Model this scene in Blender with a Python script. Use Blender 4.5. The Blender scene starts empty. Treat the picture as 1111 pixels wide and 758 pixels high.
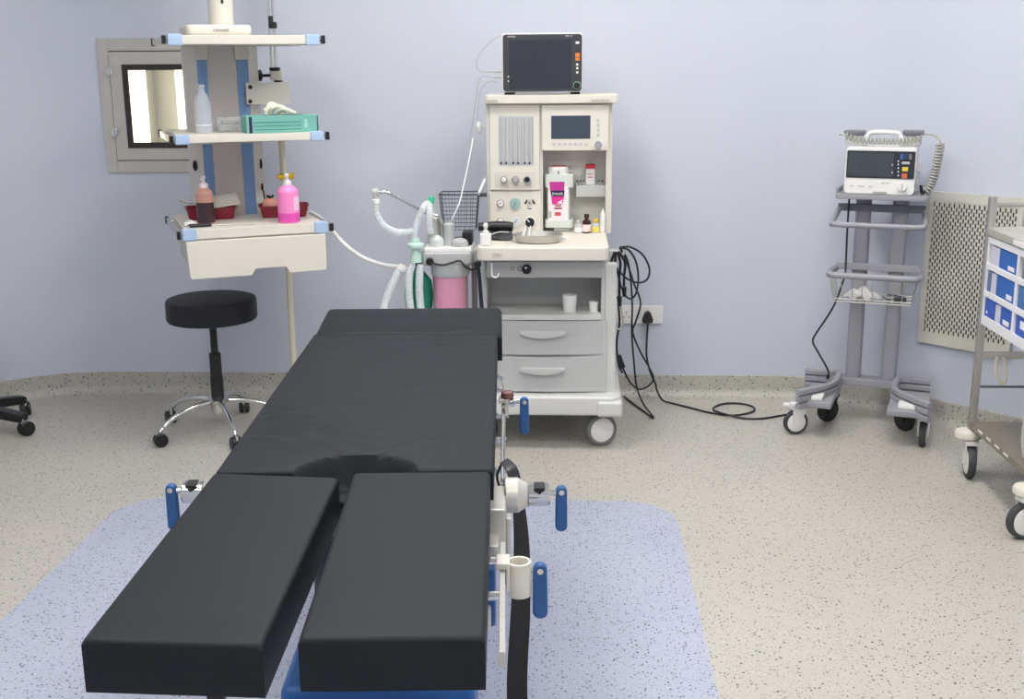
import bpy, bmesh, math, random
from mathutils import Vector, Matrix
random.seed(7)
SC = bpy.context.scene
COL = SC.collection
PI = math.pi

# ------------------------------------------------------------------ camera
F, CX, CY, CAMH = 1250.0, 555.5, 379.0, 1.55
PITCH, YAW, ROLL = math.radians(13.9), math.radians(3.0), math.radians(0.44)
_rz = Matrix.Rotation(YAW, 3, 'Z')
_f0 = Vector((0, math.cos(PITCH), -math.sin(PITCH)))
_u0 = Vector((0, math.sin(PITCH), math.cos(PITCH)))
_r0 = Vector((1, 0, 0))
_a = -ROLL
FW = _rz @ _f0
RT = _rz @ (math.cos(_a) * _r0 + math.sin(_a) * _u0)
UP = _rz @ (-math.sin(_a) * _r0 + math.cos(_a) * _u0)
EYE = Vector((0, 0, CAMH))
cam_d = bpy.data.cameras.new('camera')
cam = bpy.data.objects.new('camera', cam_d)
COL.objects.link(cam)
m3 = Matrix((RT, UP, -FW)).transposed()
cam.matrix_world = Matrix.Translation(EYE) @ m3.to_4x4()
cam_d.sensor_fit = 'HORIZONTAL'
cam_d.sensor_width = 36.0
cam_d.lens = 36.0 * F / 1111.0
cam_d.clip_start = 0.05
SC.camera = cam


def at(x, y, X=None, Y=None, Z=None, plane=None):
    """a point of the room measured from the photograph, at a known depth or height"""
    d = FW + (x - CX) / F * RT - (y - CY) / F * UP
    if Z is not None:
        t = (Z - CAMH) / d.z
    elif Y is not None:
        t = Y / d.y
    elif X is not None:
        t = X / d.x
    else:
        n, c = plane
        t = (c - n.dot(EYE)) / n.dot(d)
    return EYE + d * t


# ------------------------------------------------------------------ materials
def lin(c):
    o = []
    for v in c[:3]:
        v = v / 255.0
        o.append(v / 12.92 if v <= 0.04045 else ((v + 0.055) / 1.055) ** 2.4)
    return (o[0], o[1], o[2], 1.0)


_mc = {}


def mat(name, rgb, rough=0.5, metal=0.0, spec=0.5, var=0.05, scale=14.0, bump=0.0, bscale=60.0, alpha=1.0,
        emit=0.0, coat=0.0, trans=0.0):
    if name in _mc:
        return _mc[name]
    m = bpy.data.materials.new(name)
    m.use_nodes = True
    nt = m.node_tree
    b = nt.nodes['Principled BSDF']
    c = lin(rgb)
    tc = nt.nodes.new('ShaderNodeTexCoord')
    no = nt.nodes.new('ShaderNodeTexNoise')
    no.inputs['Scale'].default_value = scale
    no.inputs['Detail'].default_value = 4
    nt.links.new(tc.outputs['Object'], no.inputs['Vector'])
    mx = nt.nodes.new('ShaderNodeMix')
    mx.data_type = 'RGBA'
    mx.inputs['A'].default_value = tuple(v * (1 - var) for v in c[:3]) + (1,)
    mx.inputs['B'].default_value = tuple(min(1, v * (1 + var)) for v in c[:3]) + (1,)
    nt.links.new(no.outputs['Fac'], mx.inputs['Factor'])
    nt.links.new(mx.outputs['Result'], b.inputs['Base Color'])
    b.inputs['Roughness'].default_value = rough
    b.inputs['Metallic'].default_value = metal
    b.inputs['Specular IOR Level'].default_value = spec
    b.inputs['Coat Weight'].default_value = coat
    b.inputs['Transmission Weight'].default_value = trans
    if alpha < 1:
        b.inputs['Alpha'].default_value = alpha
    if emit > 0:
        nt.links.new(mx.outputs['Result'], b.inputs['Emission Color'])
        b.inputs['Emission Strength'].default_value = emit
    if bump > 0:
        n2 = nt.nodes.new('ShaderNodeTexNoise')
        n2.inputs['Scale'].default_value = bscale
        n2.inputs['Detail'].default_value = 5
        nt.links.new(tc.outputs['Object'], n2.inputs['Vector'])
        bp = nt.nodes.new('ShaderNodeBump')
        bp.inputs['Strength'].default_value = bump
        bp.inputs['Distance'].default_value = 0.004
        nt.links.new(n2.outputs['Fac'], bp.inputs['Height'])
        nt.links.new(bp.outputs['Normal'], b.inputs['Normal'])
    _mc[name] = m
    return m


def speckle(name, base, base2, darks, lights, rough=0.35, dens=0.45, cell=75.0, vertical=False):
    """homogeneous vinyl floor with chips of darker and lighter grey"""
    m = bpy.data.materials.new(name)
    m.use_nodes = True
    nt = m.node_tree
    L = nt.links.new
    b = nt.nodes['Principled BSDF']
    tc = nt.nodes.new('ShaderNodeTexCoord')
    big = nt.nodes.new('ShaderNodeTexNoise')
    big.inputs['Scale'].default_value = 1.6
    big.inputs['Detail'].default_value = 6
    L(tc.outputs['Object'], big.inputs['Vector'])
    mx = nt.nodes.new('ShaderNodeMix'); mx.data_type = 'RGBA'
    mx.inputs['A'].default_value = lin(base)
    mx.inputs['B'].default_value = lin(base2)
    rp = nt.nodes.new('ShaderNodeMapRange')
    rp.inputs['From Min'].default_value = 0.35
    rp.inputs['From Max'].default_value = 0.65
    L(big.outputs['Fac'], rp.inputs['Value'])
    L(rp.outputs['Result'], mx.inputs['Factor'])
    cur = mx.outputs['Result']
    # distort the lookup so that chips are ragged
    dn = nt.nodes.new('ShaderNodeTexNoise')
    dn.inputs['Scale'].default_value = 90.0
    L(tc.outputs['Object'], dn.inputs['Vector'])
    sc = nt.nodes.new('ShaderNodeVectorMath'); sc.operation = 'SCALE'
    sc.inputs['Scale'].default_value = 0.012
    L(dn.outputs['Color'], sc.inputs[0])
    ad = nt.nodes.new('ShaderNodeVectorMath'); ad.operation = 'ADD'
    L(tc.outputs['Object'], ad.inputs[0]); L(sc.outputs['Vector'], ad.inputs[1])
    for (rgb, s, rad, thr, seed, fac) in [(darks, cell, 0.27, 1 - dens, 0.0, 0.9), (lights, cell * 1.3, 0.30, 0.55, 3.3, 0.4),
                                     (darks, cell * 1.7, 0.28, 0.66, 7.7, 0.8)]:
        off = nt.nodes.new('ShaderNodeVectorMath'); off.operation = 'ADD'
        off.inputs[1].default_value = (seed, seed * 0.7, seed * 0.3)
        L(ad.outputs['Vector'], off.inputs[0])
        vo = nt.nodes.new('ShaderNodeTexVoronoi')
        vo.inputs['Scale'].default_value = s
        L(off.outputs['Vector'], vo.inputs['Vector'])
        lt = nt.nodes.new('ShaderNodeMath'); lt.operation = 'LESS_THAN'
        lt.inputs[1].default_value = rad
        L(vo.outputs['Distance'], lt.inputs[0])
        sp = nt.nodes.new('ShaderNodeSeparateColor')
        L(vo.outputs['Color'], sp.inputs['Color'])
        gt = nt.nodes.new('ShaderNodeMath'); gt.operation = 'GREATER_THAN'
        gt.inputs[1].default_value = thr
        L(sp.outputs['Red'], gt.inputs[0])
        mu = nt.nodes.new('ShaderNodeMath'); mu.operation = 'MULTIPLY'
        L(lt.outputs['Value'], mu.inputs[0]); L(gt.outputs['Value'], mu.inputs[1])
        mu2 = nt.nodes.new('ShaderNodeMath'); mu2.operation = 'MULTIPLY'
        mu2.inputs[1].default_value = fac
        L(mu.outputs['Value'], mu2.inputs[0])
        m2 = nt.nodes.new('ShaderNodeMix'); m2.data_type = 'RGBA'
        m2.inputs['B'].default_value = lin(rgb)
        L(cur, m2.inputs['A']); L(mu2.outputs['Value'], m2.inputs['Factor'])
        cur = m2.outputs['Result']
    L(cur, b.inputs['Base Color'])
    b.inputs['Roughness'].default_value = rough
    b.inputs['Specular IOR Level'].default_value = 0.35
    return m


M_WALL = mat('painted_wall_blue', (199, 204, 217), 0.55, var=0.02, scale=3, bump=0.05, bscale=180)
M_CEIL = mat('ceiling_white', (225, 226, 228), 0.8, var=0.02)
M_FLOOR = speckle('vinyl_floor_beige', (186, 182, 173), (180, 176, 168), (48, 50, 54), (212, 209, 200), dens=0.27, cell=82)
M_INLAY = speckle('vinyl_floor_blue', (174, 179, 197), (168, 173, 193), (46, 50, 62), (194, 198, 208), dens=0.40, cell=94)
M_CREAM = mat('cream_enamel', (218, 213, 202), 0.42, var=0.03)
M_CREAM2 = mat('cream_panel', (207, 203, 193), 0.45, var=0.03)
M_WHITE = mat('white_plastic', (232, 231, 228), 0.4, var=0.03)
M_GREYP = mat('light_grey_plastic', (190, 191, 190), 0.45, var=0.03)
M_GREYD = mat('drawer_grey', (186, 187, 186), 0.45, var=0.03)
M_CARTG = mat('cart_grey_enamel', (150, 150, 158), 0.4, var=0.03)
M_CARTD = mat('cart_dark_grey', (108, 110, 120), 0.4, var=0.03)
M_STEEL = mat('brushed_steel', (190, 188, 182), 0.38, metal=0.8, var=0.06, scale=30)
M_STEELM = mat('satin_steel', (196, 193, 184), 0.5, metal=0.45, var=0.05, scale=20)
M_CHROME = mat('chrome', (222, 222, 220), 0.14, metal=1.0, var=0.02)
M_ALU = mat('cast_aluminium', (205, 203, 196), 0.35, metal=0.6, var=0.04)
M_BLACK = mat('black_plastic', (22, 23, 26), 0.4, var=0.1)
M_RUBBER = mat('dark_rubber', (60, 62, 64), 0.6, var=0.08)
M_CABLE = mat('black_cable', (18, 22, 32), 0.45, var=0.1)
M_VINYL = mat('black_vinyl', (31, 34, 39), 0.55, spec=0.2, var=0.06, scale=6, bump=0.05, bscale=300)
M_STOOL = mat('black_leatherette', (26, 28, 34), 0.5, spec=0.35, var=0.08, bump=0.05, bscale=250)
M_BLUEH = mat('blue_lever_plastic', (38, 84, 138), 0.4, var=0.06)
M_BLUEB = mat('blue_base_cover', (30, 92, 160), 0.4, var=0.06)
M_CORNER = mat('pale_blue_bumper', (168, 192, 222), 0.45, var=0.03)
M_STRIP = mat('blue_strip', (122, 158, 204), 0.45, var=0.04)
M_SCREEN = mat('dark_screen_glass', (44, 48, 56), 0.12, spec=0.6, var=0.1, scale=5)
M_SCREEN2 = mat('blue_grey_lcd', (62, 70, 84), 0.3, spec=0.5, var=0.06, scale=5)
M_BEZEL = mat('charcoal_bezel', (54, 56, 62), 0.4, var=0.05)
M_ORANGE = mat('orange_key', (226, 122, 48), 0.5)
M_YELLOW = mat('yellow_key', (226, 206, 70), 0.5)
M_MAROON = mat('maroon_plastic', (128, 26, 44), 0.35, var=0.06)
M_PINKB = mat('pink_bottle', (244, 140, 200), 0.35, var=0.03)
M_PINKD = mat('pink_liquid', (226, 80, 176), 0.35, var=0.04)
M_MAGENTA = mat('magenta_label', (212, 42, 140), 0.5, var=0.06)
M_NAVY = mat('navy_label', (32, 26, 66), 0.5)
M_LABELW = mat('white_label', (236, 232, 232), 0.6, var=0.02)
M_TEAL = mat('teal_card', (112, 174, 162), 0.6, var=0.05)
M_TEALD = mat('teal_card_dark', (40, 112, 104), 0.6, var=0.05)
M_GLOVE = mat('latex_ivory', (236, 228, 204), 0.6, var=0.05)
M_BROWNL = mat('dark_brown_liquid', (58, 40, 44), 0.3, var=0.06)
M_BROWNB = mat('tan_plastic', (198, 148, 132), 0.4, var=0.05)
M_AMBER = mat('amber_bottle', (64, 36, 34), 0.25, var=0.06)
M_YELC = mat('yellow_cap', (228, 194, 44), 0.45)
M_CLEAR = mat('clear_plastic', (232, 238, 242), 0.12, spec=0.6, alpha=0.14)
M_CLEARH = mat('clear_hose', (232, 238, 240), 0.2, spec=0.6, alpha=0.62, var=0.04)
M_MINT = mat('mint_plastic', (196, 226, 214), 0.35, alpha=0.9, var=0.04)
M_GREEN = mat('green_rubber_bag', (34, 140, 112), 0.4, var=0.1, scale=9)
M_GREENC = mat('green_cap', (70, 196, 156), 0.4)
M_SODA = mat('pink_soda_lime', (226, 112, 158), 0.7, var=0.16, scale=160, bump=0.6, bscale=220)
M_WIRE = mat('wire_grey', (112, 116, 122), 0.4, metal=0.5)
M_DARKW = mat('dark_wire', (86, 88, 96), 0.4, metal=0.4)
M_BINF = mat('bin_frame_white', (232, 232, 236), 0.45, var=0.02)
M_BINB = mat('blue_box_card', (38, 100, 184), 0.5, var=0.07)
M_BINP = mat('pale_box_card', (206, 206, 220), 0.55, var=0.05)
M_PVC = mat('cream_pipe', (222, 218, 196), 0.45, var=0.04)
M_SHELF = mat('steel_shelf', (150, 142, 130), 0.4, metal=0.6, var=0.06)
M_GLOW = mat('lit_lamp', (255, 250, 226), 0.5, var=0.0, emit=2.2)
M_LED = mat('led_panel', (255, 252, 246), 0.5, var=0.0, emit=27)
M_GASKET = mat('black_gasket', (44, 38, 34), 0.55)
M_RED = mat('red_cap', (196, 46, 66), 0.45)
M_BROWNK = mat('brown_knob', (112, 72, 70), 0.45, var=0.1)
M_COIL = mat('warm_grey_cord', (168, 168, 158), 0.5, var=0.05)
M_PAPER = mat('beige_paper', (206, 198, 184), 0.7, var=0.06)
M_TUBEG = mat('flowmeter_glass', (188, 188, 190), 0.3, var=0.08, scale=30)
M_TEALG = mat('teal_gauge', (152, 184, 178), 0.4)
M_INK = mat('grey_print', (120, 116, 108), 0.7)
M_VENT = mat('vent_cream', (204, 202, 192), 0.5, var=0.03)
M_VENTD = mat('vent_dark', (58, 58, 58), 0.9)
M_BAG = mat('translucent_bag', (232, 230, 228), 0.3, alpha=0.55, var=0.05, bump=0.8, bscale=25)


# ------------------------------------------------------------------ mesh builder
class MB:
    def __init__(s):
        s.bm = bmesh.new()

    def _mark(s):
        return len(s.bm.verts), len(s.bm.faces)

    def box(s, lo, hi, bev=0.0, seg=2, M=None):
        lo, hi = Vector(lo), Vector(hi)
        c, d = (lo + hi) / 2, hi - lo
        mt = Matrix.Translation(c) @ Matrix.Diagonal((abs(d.x), abs(d.y), abs(d.z), 1))
        if M is not None:
            mt = M @ mt
        t = bmesh.new()
        bmesh.ops.create_cube(t, size=1.0, matrix=mt)
        if bev > 0:
            bmesh.ops.bevel(t, geom=list(t.edges), offset=bev, segments=seg, affect='EDGES', profile=0.5)
        s._join(t)
        return s

    def _join(s, t):
        vm = {}
        for v in t.verts:
            vm[v] = s.bm.verts.new(v.co)
        for f in t.faces:
            try:
                s.bm.faces.new([vm[v] for v in f.verts])
            except ValueError:
                pass
        t.free()

    def cyl(s, p0, p1, r0, r1=None, seg=24, bev=0.0):
        p0, p1 = Vector(p0), Vector(p1)
        r1 = r0 if r1 is None else r1
        d = p1 - p0
        q = d.to_track_quat('Z', 'Y').to_matrix().to_4x4()
        if bev > 0:
            L = d.length
            s.lathe([(0, 0), (r0 - bev, 0), (r0, bev), (r1, L - bev), (r1 - bev, L), (0, L)], M=Matrix.Translation(p0) @ q, seg=seg)
            return s
        t = bmesh.new()
        bmesh.ops.create_cone(t, cap_ends=True, segments=seg, radius1=r0, radius2=r1, depth=d.length,
                              matrix=Matrix.Translation((p0 + p1) / 2) @ q)
        s._join(t)
        return s

    def lathe(s, prof, M=None, seg=24, sx=1.0, sy=1.0):
        M = M if M is not None else Matrix.Identity(4)
        rings = []
        for r, z in prof:
            if r < 1e-6:
                rings.append([s.bm.verts.new(M @ Vector((0, 0, z)))])
            else:
                rings.append([s.bm.verts.new(M @ Vector((r * sx * math.cos(2 * PI * k / seg), r * sy * math.sin(2 * PI * k / seg), z))) for k in range(seg)])
        for a, b in zip(rings, rings[1:]):
            if len(a) == 1 and len(b) == 1:
                continue
            for k in range(seg):
                k2 = (k + 1) % seg
                if len(a) == 1:
                    s.bm.faces.new((a[0], b[k2], b[k]))
                elif len(b) == 1:
                    s.bm.faces.new((a[k], a[k2], b[0]))
                else:
                    s.bm.faces.new((a[k], a[k2], b[k2], b[k]))
        return s

    def tube(s, pts, r, seg=10, closed=False, spline=0, rx=None, cap=True):
        pts = [Vector(p) for p in pts]
        if spline:
            pts = crom(pts, spline, closed)
        n = len(pts)
        rad = r if isinstance(r, (list, tuple)) else None
        tang = []
        for i in range(n):
            if closed:
                t = pts[(i + 1) % n] - pts[i - 1]
            else:
                t = pts[min(i + 1, n - 1)] - pts[max(i - 1, 0)]
            tang.append(t.normalized() if t.length > 1e-9 else Vector((0, 0, 1)))
        ref = Vector((0, 0, 1)) if abs(tang[0].z) < 0.9 else Vector((1, 0, 0))
        nrm = (ref - tang[0] * ref.dot(tang[0])).normalized()
        rings = []
        for i in range(n):
            nrm = (nrm - tang[i] * nrm.dot(tang[i]))
            nrm = nrm.normalized() if nrm.length > 1e-9 else tang[i].orthogonal().normalized()
            bn = tang[i].cross(nrm)
            ra = r if rad is None else rad[min(len(rad) - 1, int(i * len(rad) / n))] if len(rad) != n else rad[i]
            rings.append([s.bm.verts.new(pts[i] + (nrm * math.cos(2 * PI * k / seg) + bn * math.sin(2 * PI * k / seg)) * ra) for k in range(seg)])
        rng = range(n) if closed else range(n - 1)
        for i in rng:
            a, b = rings[i], rings[(i + 1) % n]
            for k in range(seg):
                k2 = (k + 1) % seg
                s.bm.faces.new((a[k], a[k2], b[k2], b[k]))
        if cap and not closed:
            s.bm.faces.new(rings[0][::-1]); s.bm.faces.new(rings[-1])
        return s

    def prism(s, outline, z0, z1, M=None, bev=0.0, seg=2):
        """outline: list of (x, y); extruded along z"""
        t = bmesh.new()
        lo = [t.verts.new((x, y, z0)) for x, y in outline]
        hi = [t.verts.new((x, y, z1)) for x, y in outline]
        n = len(lo)
        t.faces.new(lo[::-1]); t.faces.new(hi)
        for i in range(n):
            t.faces.new((lo[i], lo[(i + 1) % n], hi[(i + 1) % n], hi[i]))
        if bev > 0:
            bmesh.ops.recalc_face_normals(t, faces=list(t.faces))
            es = [e for e in t.edges if len(e.link_faces) == 2 and e.calc_face_angle(0) > 0.6]
            bmesh.ops.bevel(t, geom=es, offset=bev, segments=seg, affect='EDGES', profile=0.5)
        if M is not None:
            bmesh.ops.transform(t, matrix=M, verts=list(t.verts))
        s._join(t)
        return s

    def strip(s, left, right, th=0.0):
        a = [s.bm.verts.new(p) for p in left]
        b = [s.bm.verts.new(p) for p in right]
        for i in range(len(a) - 1):
            s.bm.faces.new((a[i], b[i], b[i + 1], a[i + 1]))
        return s

    def grid(s, fn, nu, nv):
        vs = [[s.bm.verts.new(fn(i / nu, j / nv)) for j in range(nv + 1)] for i in range(nu + 1)]
        for i in range(nu):
            for j in range(nv):
                s.bm.faces.new((vs[i][j], vs[i + 1][j], vs[i + 1][j + 1], vs[i][j + 1]))
        return s

    def sph(s, c, r, seg=16, sc=(1, 1, 1)):
        t = bmesh.new()
        bmesh.ops.create_uvsphere(t, u_segments=seg, v_segments=max(6, seg // 2), radius=r)
        bmesh.ops.transform(t, matrix=Matrix.Translation(Vector(c)) @ Matrix.Diagonal((sc[0], sc[1], sc[2], 1)), verts=list(t.verts))
        s._join(t)
        return s

    def build(s, name, m, parent=None, world=True, sharp=38, solid=0.0):
        bm = s.bm
        bmesh.ops.recalc_face_normals(bm, faces=list(bm.faces))
        for f in bm.faces:
            f.smooth = True
        lim = math.radians(sharp)
        for e in bm.edges:
            if len(e.link_faces) == 2 and e.calc_face_angle(0) > lim:
                e.smooth = False
        me = bpy.data.meshes.new(name)
        bm.to_mesh(me)
        bm.free()
        me.materials.append(m)
        o = bpy.data.objects.new(name, me)
        COL.objects.link(o)
        if parent is not None:
            o.parent = parent
            if world:
                r = root_of(parent)
                me.transform(r.matrix_basis.inverted())
        if solid:
            md = o.modifiers.new('solid', 'SOLIDIFY')
            md.thickness = solid
            md.offset = 0
        wn = o.modifiers.new('face_weights', 'WEIGHTED_NORMAL')
        wn.keep_sharp = True
        return o


def root_of(o):
    while o.parent is not None:
        o = o.parent
    return o


def crom(pts, k, closed=False):
    out = []
    n = len(pts)
    rng = range(n if closed else n - 1)
    for i in rng:
        if closed:
            p0, p1, p2, p3 = pts[i - 1], pts[i], pts[(i + 1) % n], pts[(i + 2) % n]
        else:
            p1, p2 = pts[i], pts[i + 1]
            p0 = pts[i - 1] if i > 0 else p1 * 2 - p2
            p3 = pts[i + 2] if i + 2 < n else p2 * 2 - p1
        for j in range(k):
            t = j / k
            out.append(0.5 * ((2 * p1) + (p2 - p0) * t + (2 * p0 - 5 * p1 + 4 * p2 - p3) * t * t + (3 * p1 - p0 - 3 * p2 + p3) * t ** 3))
    if not closed:
        out.append(pts[-1])
    return out


def empty(name, loc=(0, 0, 0), rz=0.0):
    o = bpy.data.objects.new(name, None)
    o.empty_display_size = 0.1
    COL.objects.link(o)
    o.location = loc
    o.rotation_euler = (0, 0, rz)
    o.matrix_basis = Matrix.Translation(Vector(loc)) @ Matrix.Rotation(rz, 4, 'Z')
    return o


def tag(o, label, cat, group=None):
    o['label'] = label
    o['category'] = cat
    o['kind'] = 'thing'
    if group:
        o['group'] = group
    return o


def thing(name, label, cat, loc=(0, 0, 0), rz=0.0, group=None):
    return tag(empty(name, loc, rz), label, cat, group)


def struct(name, mb, m, label=None, **kw):
    o = mb.build(name, m, None, **kw)
    o['kind'] = 'structure'
    if label:
        o['label'] = label
    return o


def copy_tree(o, parent=None):
    c = o.copy()
    COL.objects.link(c)
    if parent is not None:
        c.parent = parent
    for ch in list(o.children):
        copy_tree(ch, c)
    return c


def text(body, size, M, m, parent, name='lettering', world=True, ext=0.0006, align='CENTER'):
    cu = bpy.data.curves.new(name, 'FONT')
    cu.body = body
    cu.size = size
    cu.extrude = ext
    cu.align_x = align
    cu.align_y = 'CENTER'
    tmp = bpy.data.objects.new(name, cu)
    me = bpy.data.meshes.new_from_object(tmp)
    bpy.data.objects.remove(tmp)
    me.name = name
    me.materials.clear()
    me.materials.append(m)
    o = bpy.data.objects.new(name, me)
    COL.objects.link(o)
    o.parent = parent
    if world:
        M = root_of(parent).matrix_basis.inverted() @ M
    o.matrix_basis = M
    return o


FACE = Matrix.Rotation(PI / 2, 4, 'X')      # letters that face the camera side (-Y)


def T(x, y, z):
    return Matrix.Translation((x, y, z))


def rect_out(w, d, r, n=5, cx=0, cy=0):
    pts = []
    for (sx, sy, a0) in ((1, 1, 0), (-1, 1, 90), (-1, -1, 180), (1, -1, 270)):
        for k in range(n + 1):
            a = math.radians(a0 + 90 * k / n)
            pts.append((cx + sx * (w / 2 - r) + r * math.cos(a), cy + sy * (d / 2 - r) + r * math.sin(a)))
    return pts

# ------------------------------------------------------------------ the room
YB = 5.34                       # back wall
CL, CR = -2.51, 1.22            # where the corner panels start
XL, XR = -3.3, 2.4
YLC, YRC = YB - (CL - XL), YB - (XR - CR)
YF, ZC = -1.6, 3.1
RCN = 0.30


def arc(a, c, b, n=10):
    return [tuple(Vector(a) * (1 - t) ** 2 + Vector(c) * 2 * t * (1 - t) + Vector(b) * t * t) for t in [i / n for i in range(n + 1)]]


ARCL = arc((CL + RCN, YB), (CL, YB), (CL - .2121, YB - .2121))
ARCR = arc((CR - RCN, YB), (CR, YB), (CR + .2121, YB - .2121))

mb = MB(); mb.box((XL - 0.1, YF - 0.1, -0.06), (XR + 0.1, YB + 0.1, 0.0)); struct('floor', mb, M_FLOOR)
mb = MB(); mb.prism([(x, y) for x, y in rect_out(2.015, 3.4, 0.20, 8, -0.632, 2.26)], 0.0, 0.0015)
struct('floor_inlay', mb, M_INLAY, 'pale blue speckled vinyl rectangle let into the floor')
mb = MB(); mb.box((XL - 0.1, YF - 0.1, ZC), (XR + 0.1, YB + 0.1, ZC + 0.08)); struct('ceiling', mb, M_CEIL)
# back wall with the opening of the pass box
PX0, PX1, PZ0, PZ1 = -2.10, -1.61, 1.13, 1.62
mb = MB()
mb.box((CL + RCN, YB, 0), (PX0, YB + 0.1, ZC)); mb.box((PX1, YB, 0), (CR - RCN, YB + 0.1, ZC))
mb.box((PX0, YB, 0), (PX1, YB + 0.1, PZ0)); mb.box((PX0, YB, PZ1), (PX1, YB + 0.1, ZC))
struct('wall_back', mb, M_WALL)
q = 0.0707


def wall_seg(name, a, b, n):
    mb = MB()
    (x0, y0), (x1, y1) = a, b
    mb.prism([(x0, y0), (x1, y1), (x1 + n[0], y1 + n[1]), (x0 + n[0], y0 + n[1])], 0, ZC)
    return struct(name, mb, M_WALL)


for nm, path, sg in (('wall_left_corner', ARCL + [(XL, YLC)], -1), ('wall_right_corner', ARCR + [(XR, YRC)], 1)):
    mb = MB()
    inner = [[mb.bm.verts.new((x, y, z)) for x, y in path] for z in (0, ZC)]
    outer = [[mb.bm.verts.new((x + sg * q, y + q, z)) for x, y in path] for z in (0, ZC)]
    n = len(path)
    for i in range(n - 1):
        for L_ in (inner, outer):
            mb.bm.faces.new((L_[0][i], L_[0][i + 1], L_[1][i + 1], L_[1][i]))
        for k in (0, 1):
            mb.bm.faces.new((inner[k][i], inner[k][i + 1], outer[k][i + 1], outer[k][i]))
    for i in (0, n - 1):
        mb.bm.faces.new((inner[0][i], inner[1][i], outer[1][i], outer[0][i]))
    struct(nm, mb, M_WALL)
wall_seg('wall_left', (XL, YLC), (XL, YF), (-0.1, 0))
wall_seg('wall_right', (XR, YRC), (XR, YF), (0.1, 0))
wall_seg('wall_front', (XL, YF), (XR, YF), (0, -0.1))

# vinyl coving: the floor sheet turned up the wall with a hollow foot
M_COVE = speckle('vinyl_coving', (184, 181, 172), (176, 173, 166), (106, 106, 106), (206, 204, 198), dens=0.5, cell=58)
prof = [(0.0, 0.106), (0.006, 0.104), (0.007, 0.05)] + [(0.007 + 0.043 * (1 - math.cos(a)), 0.05 - 0.049 * math.sin(a)) for a in [PI / 2 * k / 6 for k in range(1, 7)]] + [(0.056, 0.0)]


def coving(name, path):
    """path: corner points, room side to the right hand when walking along it"""
    mb = MB()
    n = len(path)
    cols = []
    for i in range(n):
        p = Vector(path[i])
        d0 = (Vector(path[i]) - Vector(path[i - 1])).normalized() if i > 0 else None
        d1 = (Vector(path[i + 1]) - Vector(path[i])).normalized() if i < n - 1 else None
        nn = []
        for d in (d0, d1):
            if d is not None:
                nn.append(Vector((d.y, -d.x)))
        if len(nn) == 2:
            bis = (nn[0] + nn[1]).normalized()
            bis = bis / bis.dot(nn[0])
        else:
            bis = nn[0]
        cols.append([mb.bm.verts.new((p.x + bis.x * o, p.y + bis.y * o, z)) for o, z in prof])
    for a, b in zip(cols, cols[1:]):
        for k in range(len(prof) - 1):
            mb.bm.faces.new((a[k], a[k + 1], b[k + 1], b[k]))
    return struct(name, mb, M_COVE)


coving('baseboard_left', [(XL, YF), (XL, YLC)] + ARCL[::-1])
coving('baseboard_back', [ARCL[0], ARCR[0]])
coving('baseboard_right', ARCR + [(XR, YRC), (XR, YF)])

# unseen ceiling lights; the row nearest the camera is added for frontal fill
for i, (x, y) in enumerate([(0.85, 3.85), (-0.65, 3.85), (0.85, 2.0), (-1.2, 2.0), (0.85, 0.2), (-1.2, 0.2)]):
    if i == 0:
        cl0 = thing('ceiling_light', 'unseen square white ceiling light panel with thin frame, switched on', 'light', (x, y, ZC), 0, 'ceiling light panels')
        f = MB()
        for (a, b, c, d) in ((-.32, -.30, -.32, .32), (.30, .32, -.32, .32), (-.30, .30, -.32, -.30), (-.30, .30, .30, .32)):
            f.box((a, c, -0.02), (b, d, 0.0))
        f.build('frame', M_WHITE, cl0, world=False)
        f = MB(); f.box((-.30, -.30, -0.012), (.30, .30, -0.004)); f.build('diffuser', M_LED, cl0, world=False)
    else:
        c = copy_tree(cl0); c.location = (x, y, ZC)

# ------------------------------------------------------------------ pass box in the back wall
pb = thing('pass_box', 'stainless steel pass box with lit window set in the blue back wall', 'pass box', (-1.856, YB, 1.375))
X0, X1, Z0, Z1 = -2.166, -1.546, 1.072, 1.677
mb = MB()
for (a, b, c, d) in ((X0, X0 + .05, Z0, Z1), (X1 - .05, X1, Z0, Z1), (X0 + .05, X1 - .05, Z1 - .055, Z1), (X0 + .05, X1 - .05, Z0, Z0 + .055)):
    mb.box((a, YB - 0.012, c), (b, YB - 0.0005, d), 0.002)
mb.build('outer_frame', M_STEELM, pb)
mb = MB()
for (a, b, c, d) in ((X0 + .045, X0 + .06, Z0 + .05, Z1 - .05), (X1 - .06, X1 - .045, Z0 + .05, Z1 - .05), (X0 + .06, X1 - .06, Z1 - .064, Z1 - .05), (X0 + .06, X1 - .06, Z0 + .05, Z0 + .064)):
    mb.box((a, YB - .0012, c), (b, YB - .0004, d))
mb.build('door_seal', M_GASKET, pb)
dx0, dx1, dz0, dz1 = X0 + .054, X1 - .054, Z0 + .059, Z1 - .059
wx0, wx1, wz0, wz1 = -2.055, -1.655, 1.185, 1.562
mb = MB()
for (a, b, c, d) in ((dx0, wx0, dz0, dz1), (wx1, dx1, dz0, dz1), (wx0, wx1, dz0, wz0), (wx0, wx1, wz1, dz1)):
    mb.box((a, YB - 0.018, c), (b, YB - 0.001, d), 0.0)
door = mb.build('door', M_STEELM, pb)
mb = MB()
g = 0.026
for (a, b, c, d) in ((wx0, wx0 + g, wz0, wz1), (wx1 - g, wx1, wz0, wz1), (wx0 + g, wx1 - g, wz0, wz0 + g), (wx0 + g, wx1 - g, wz1 - g, wz1)):
    mb.box((a, YB - 0.023, c), (b, YB - 0.010, d), 0.002)
mb.build('gasket', M_GASKET, door)
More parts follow.
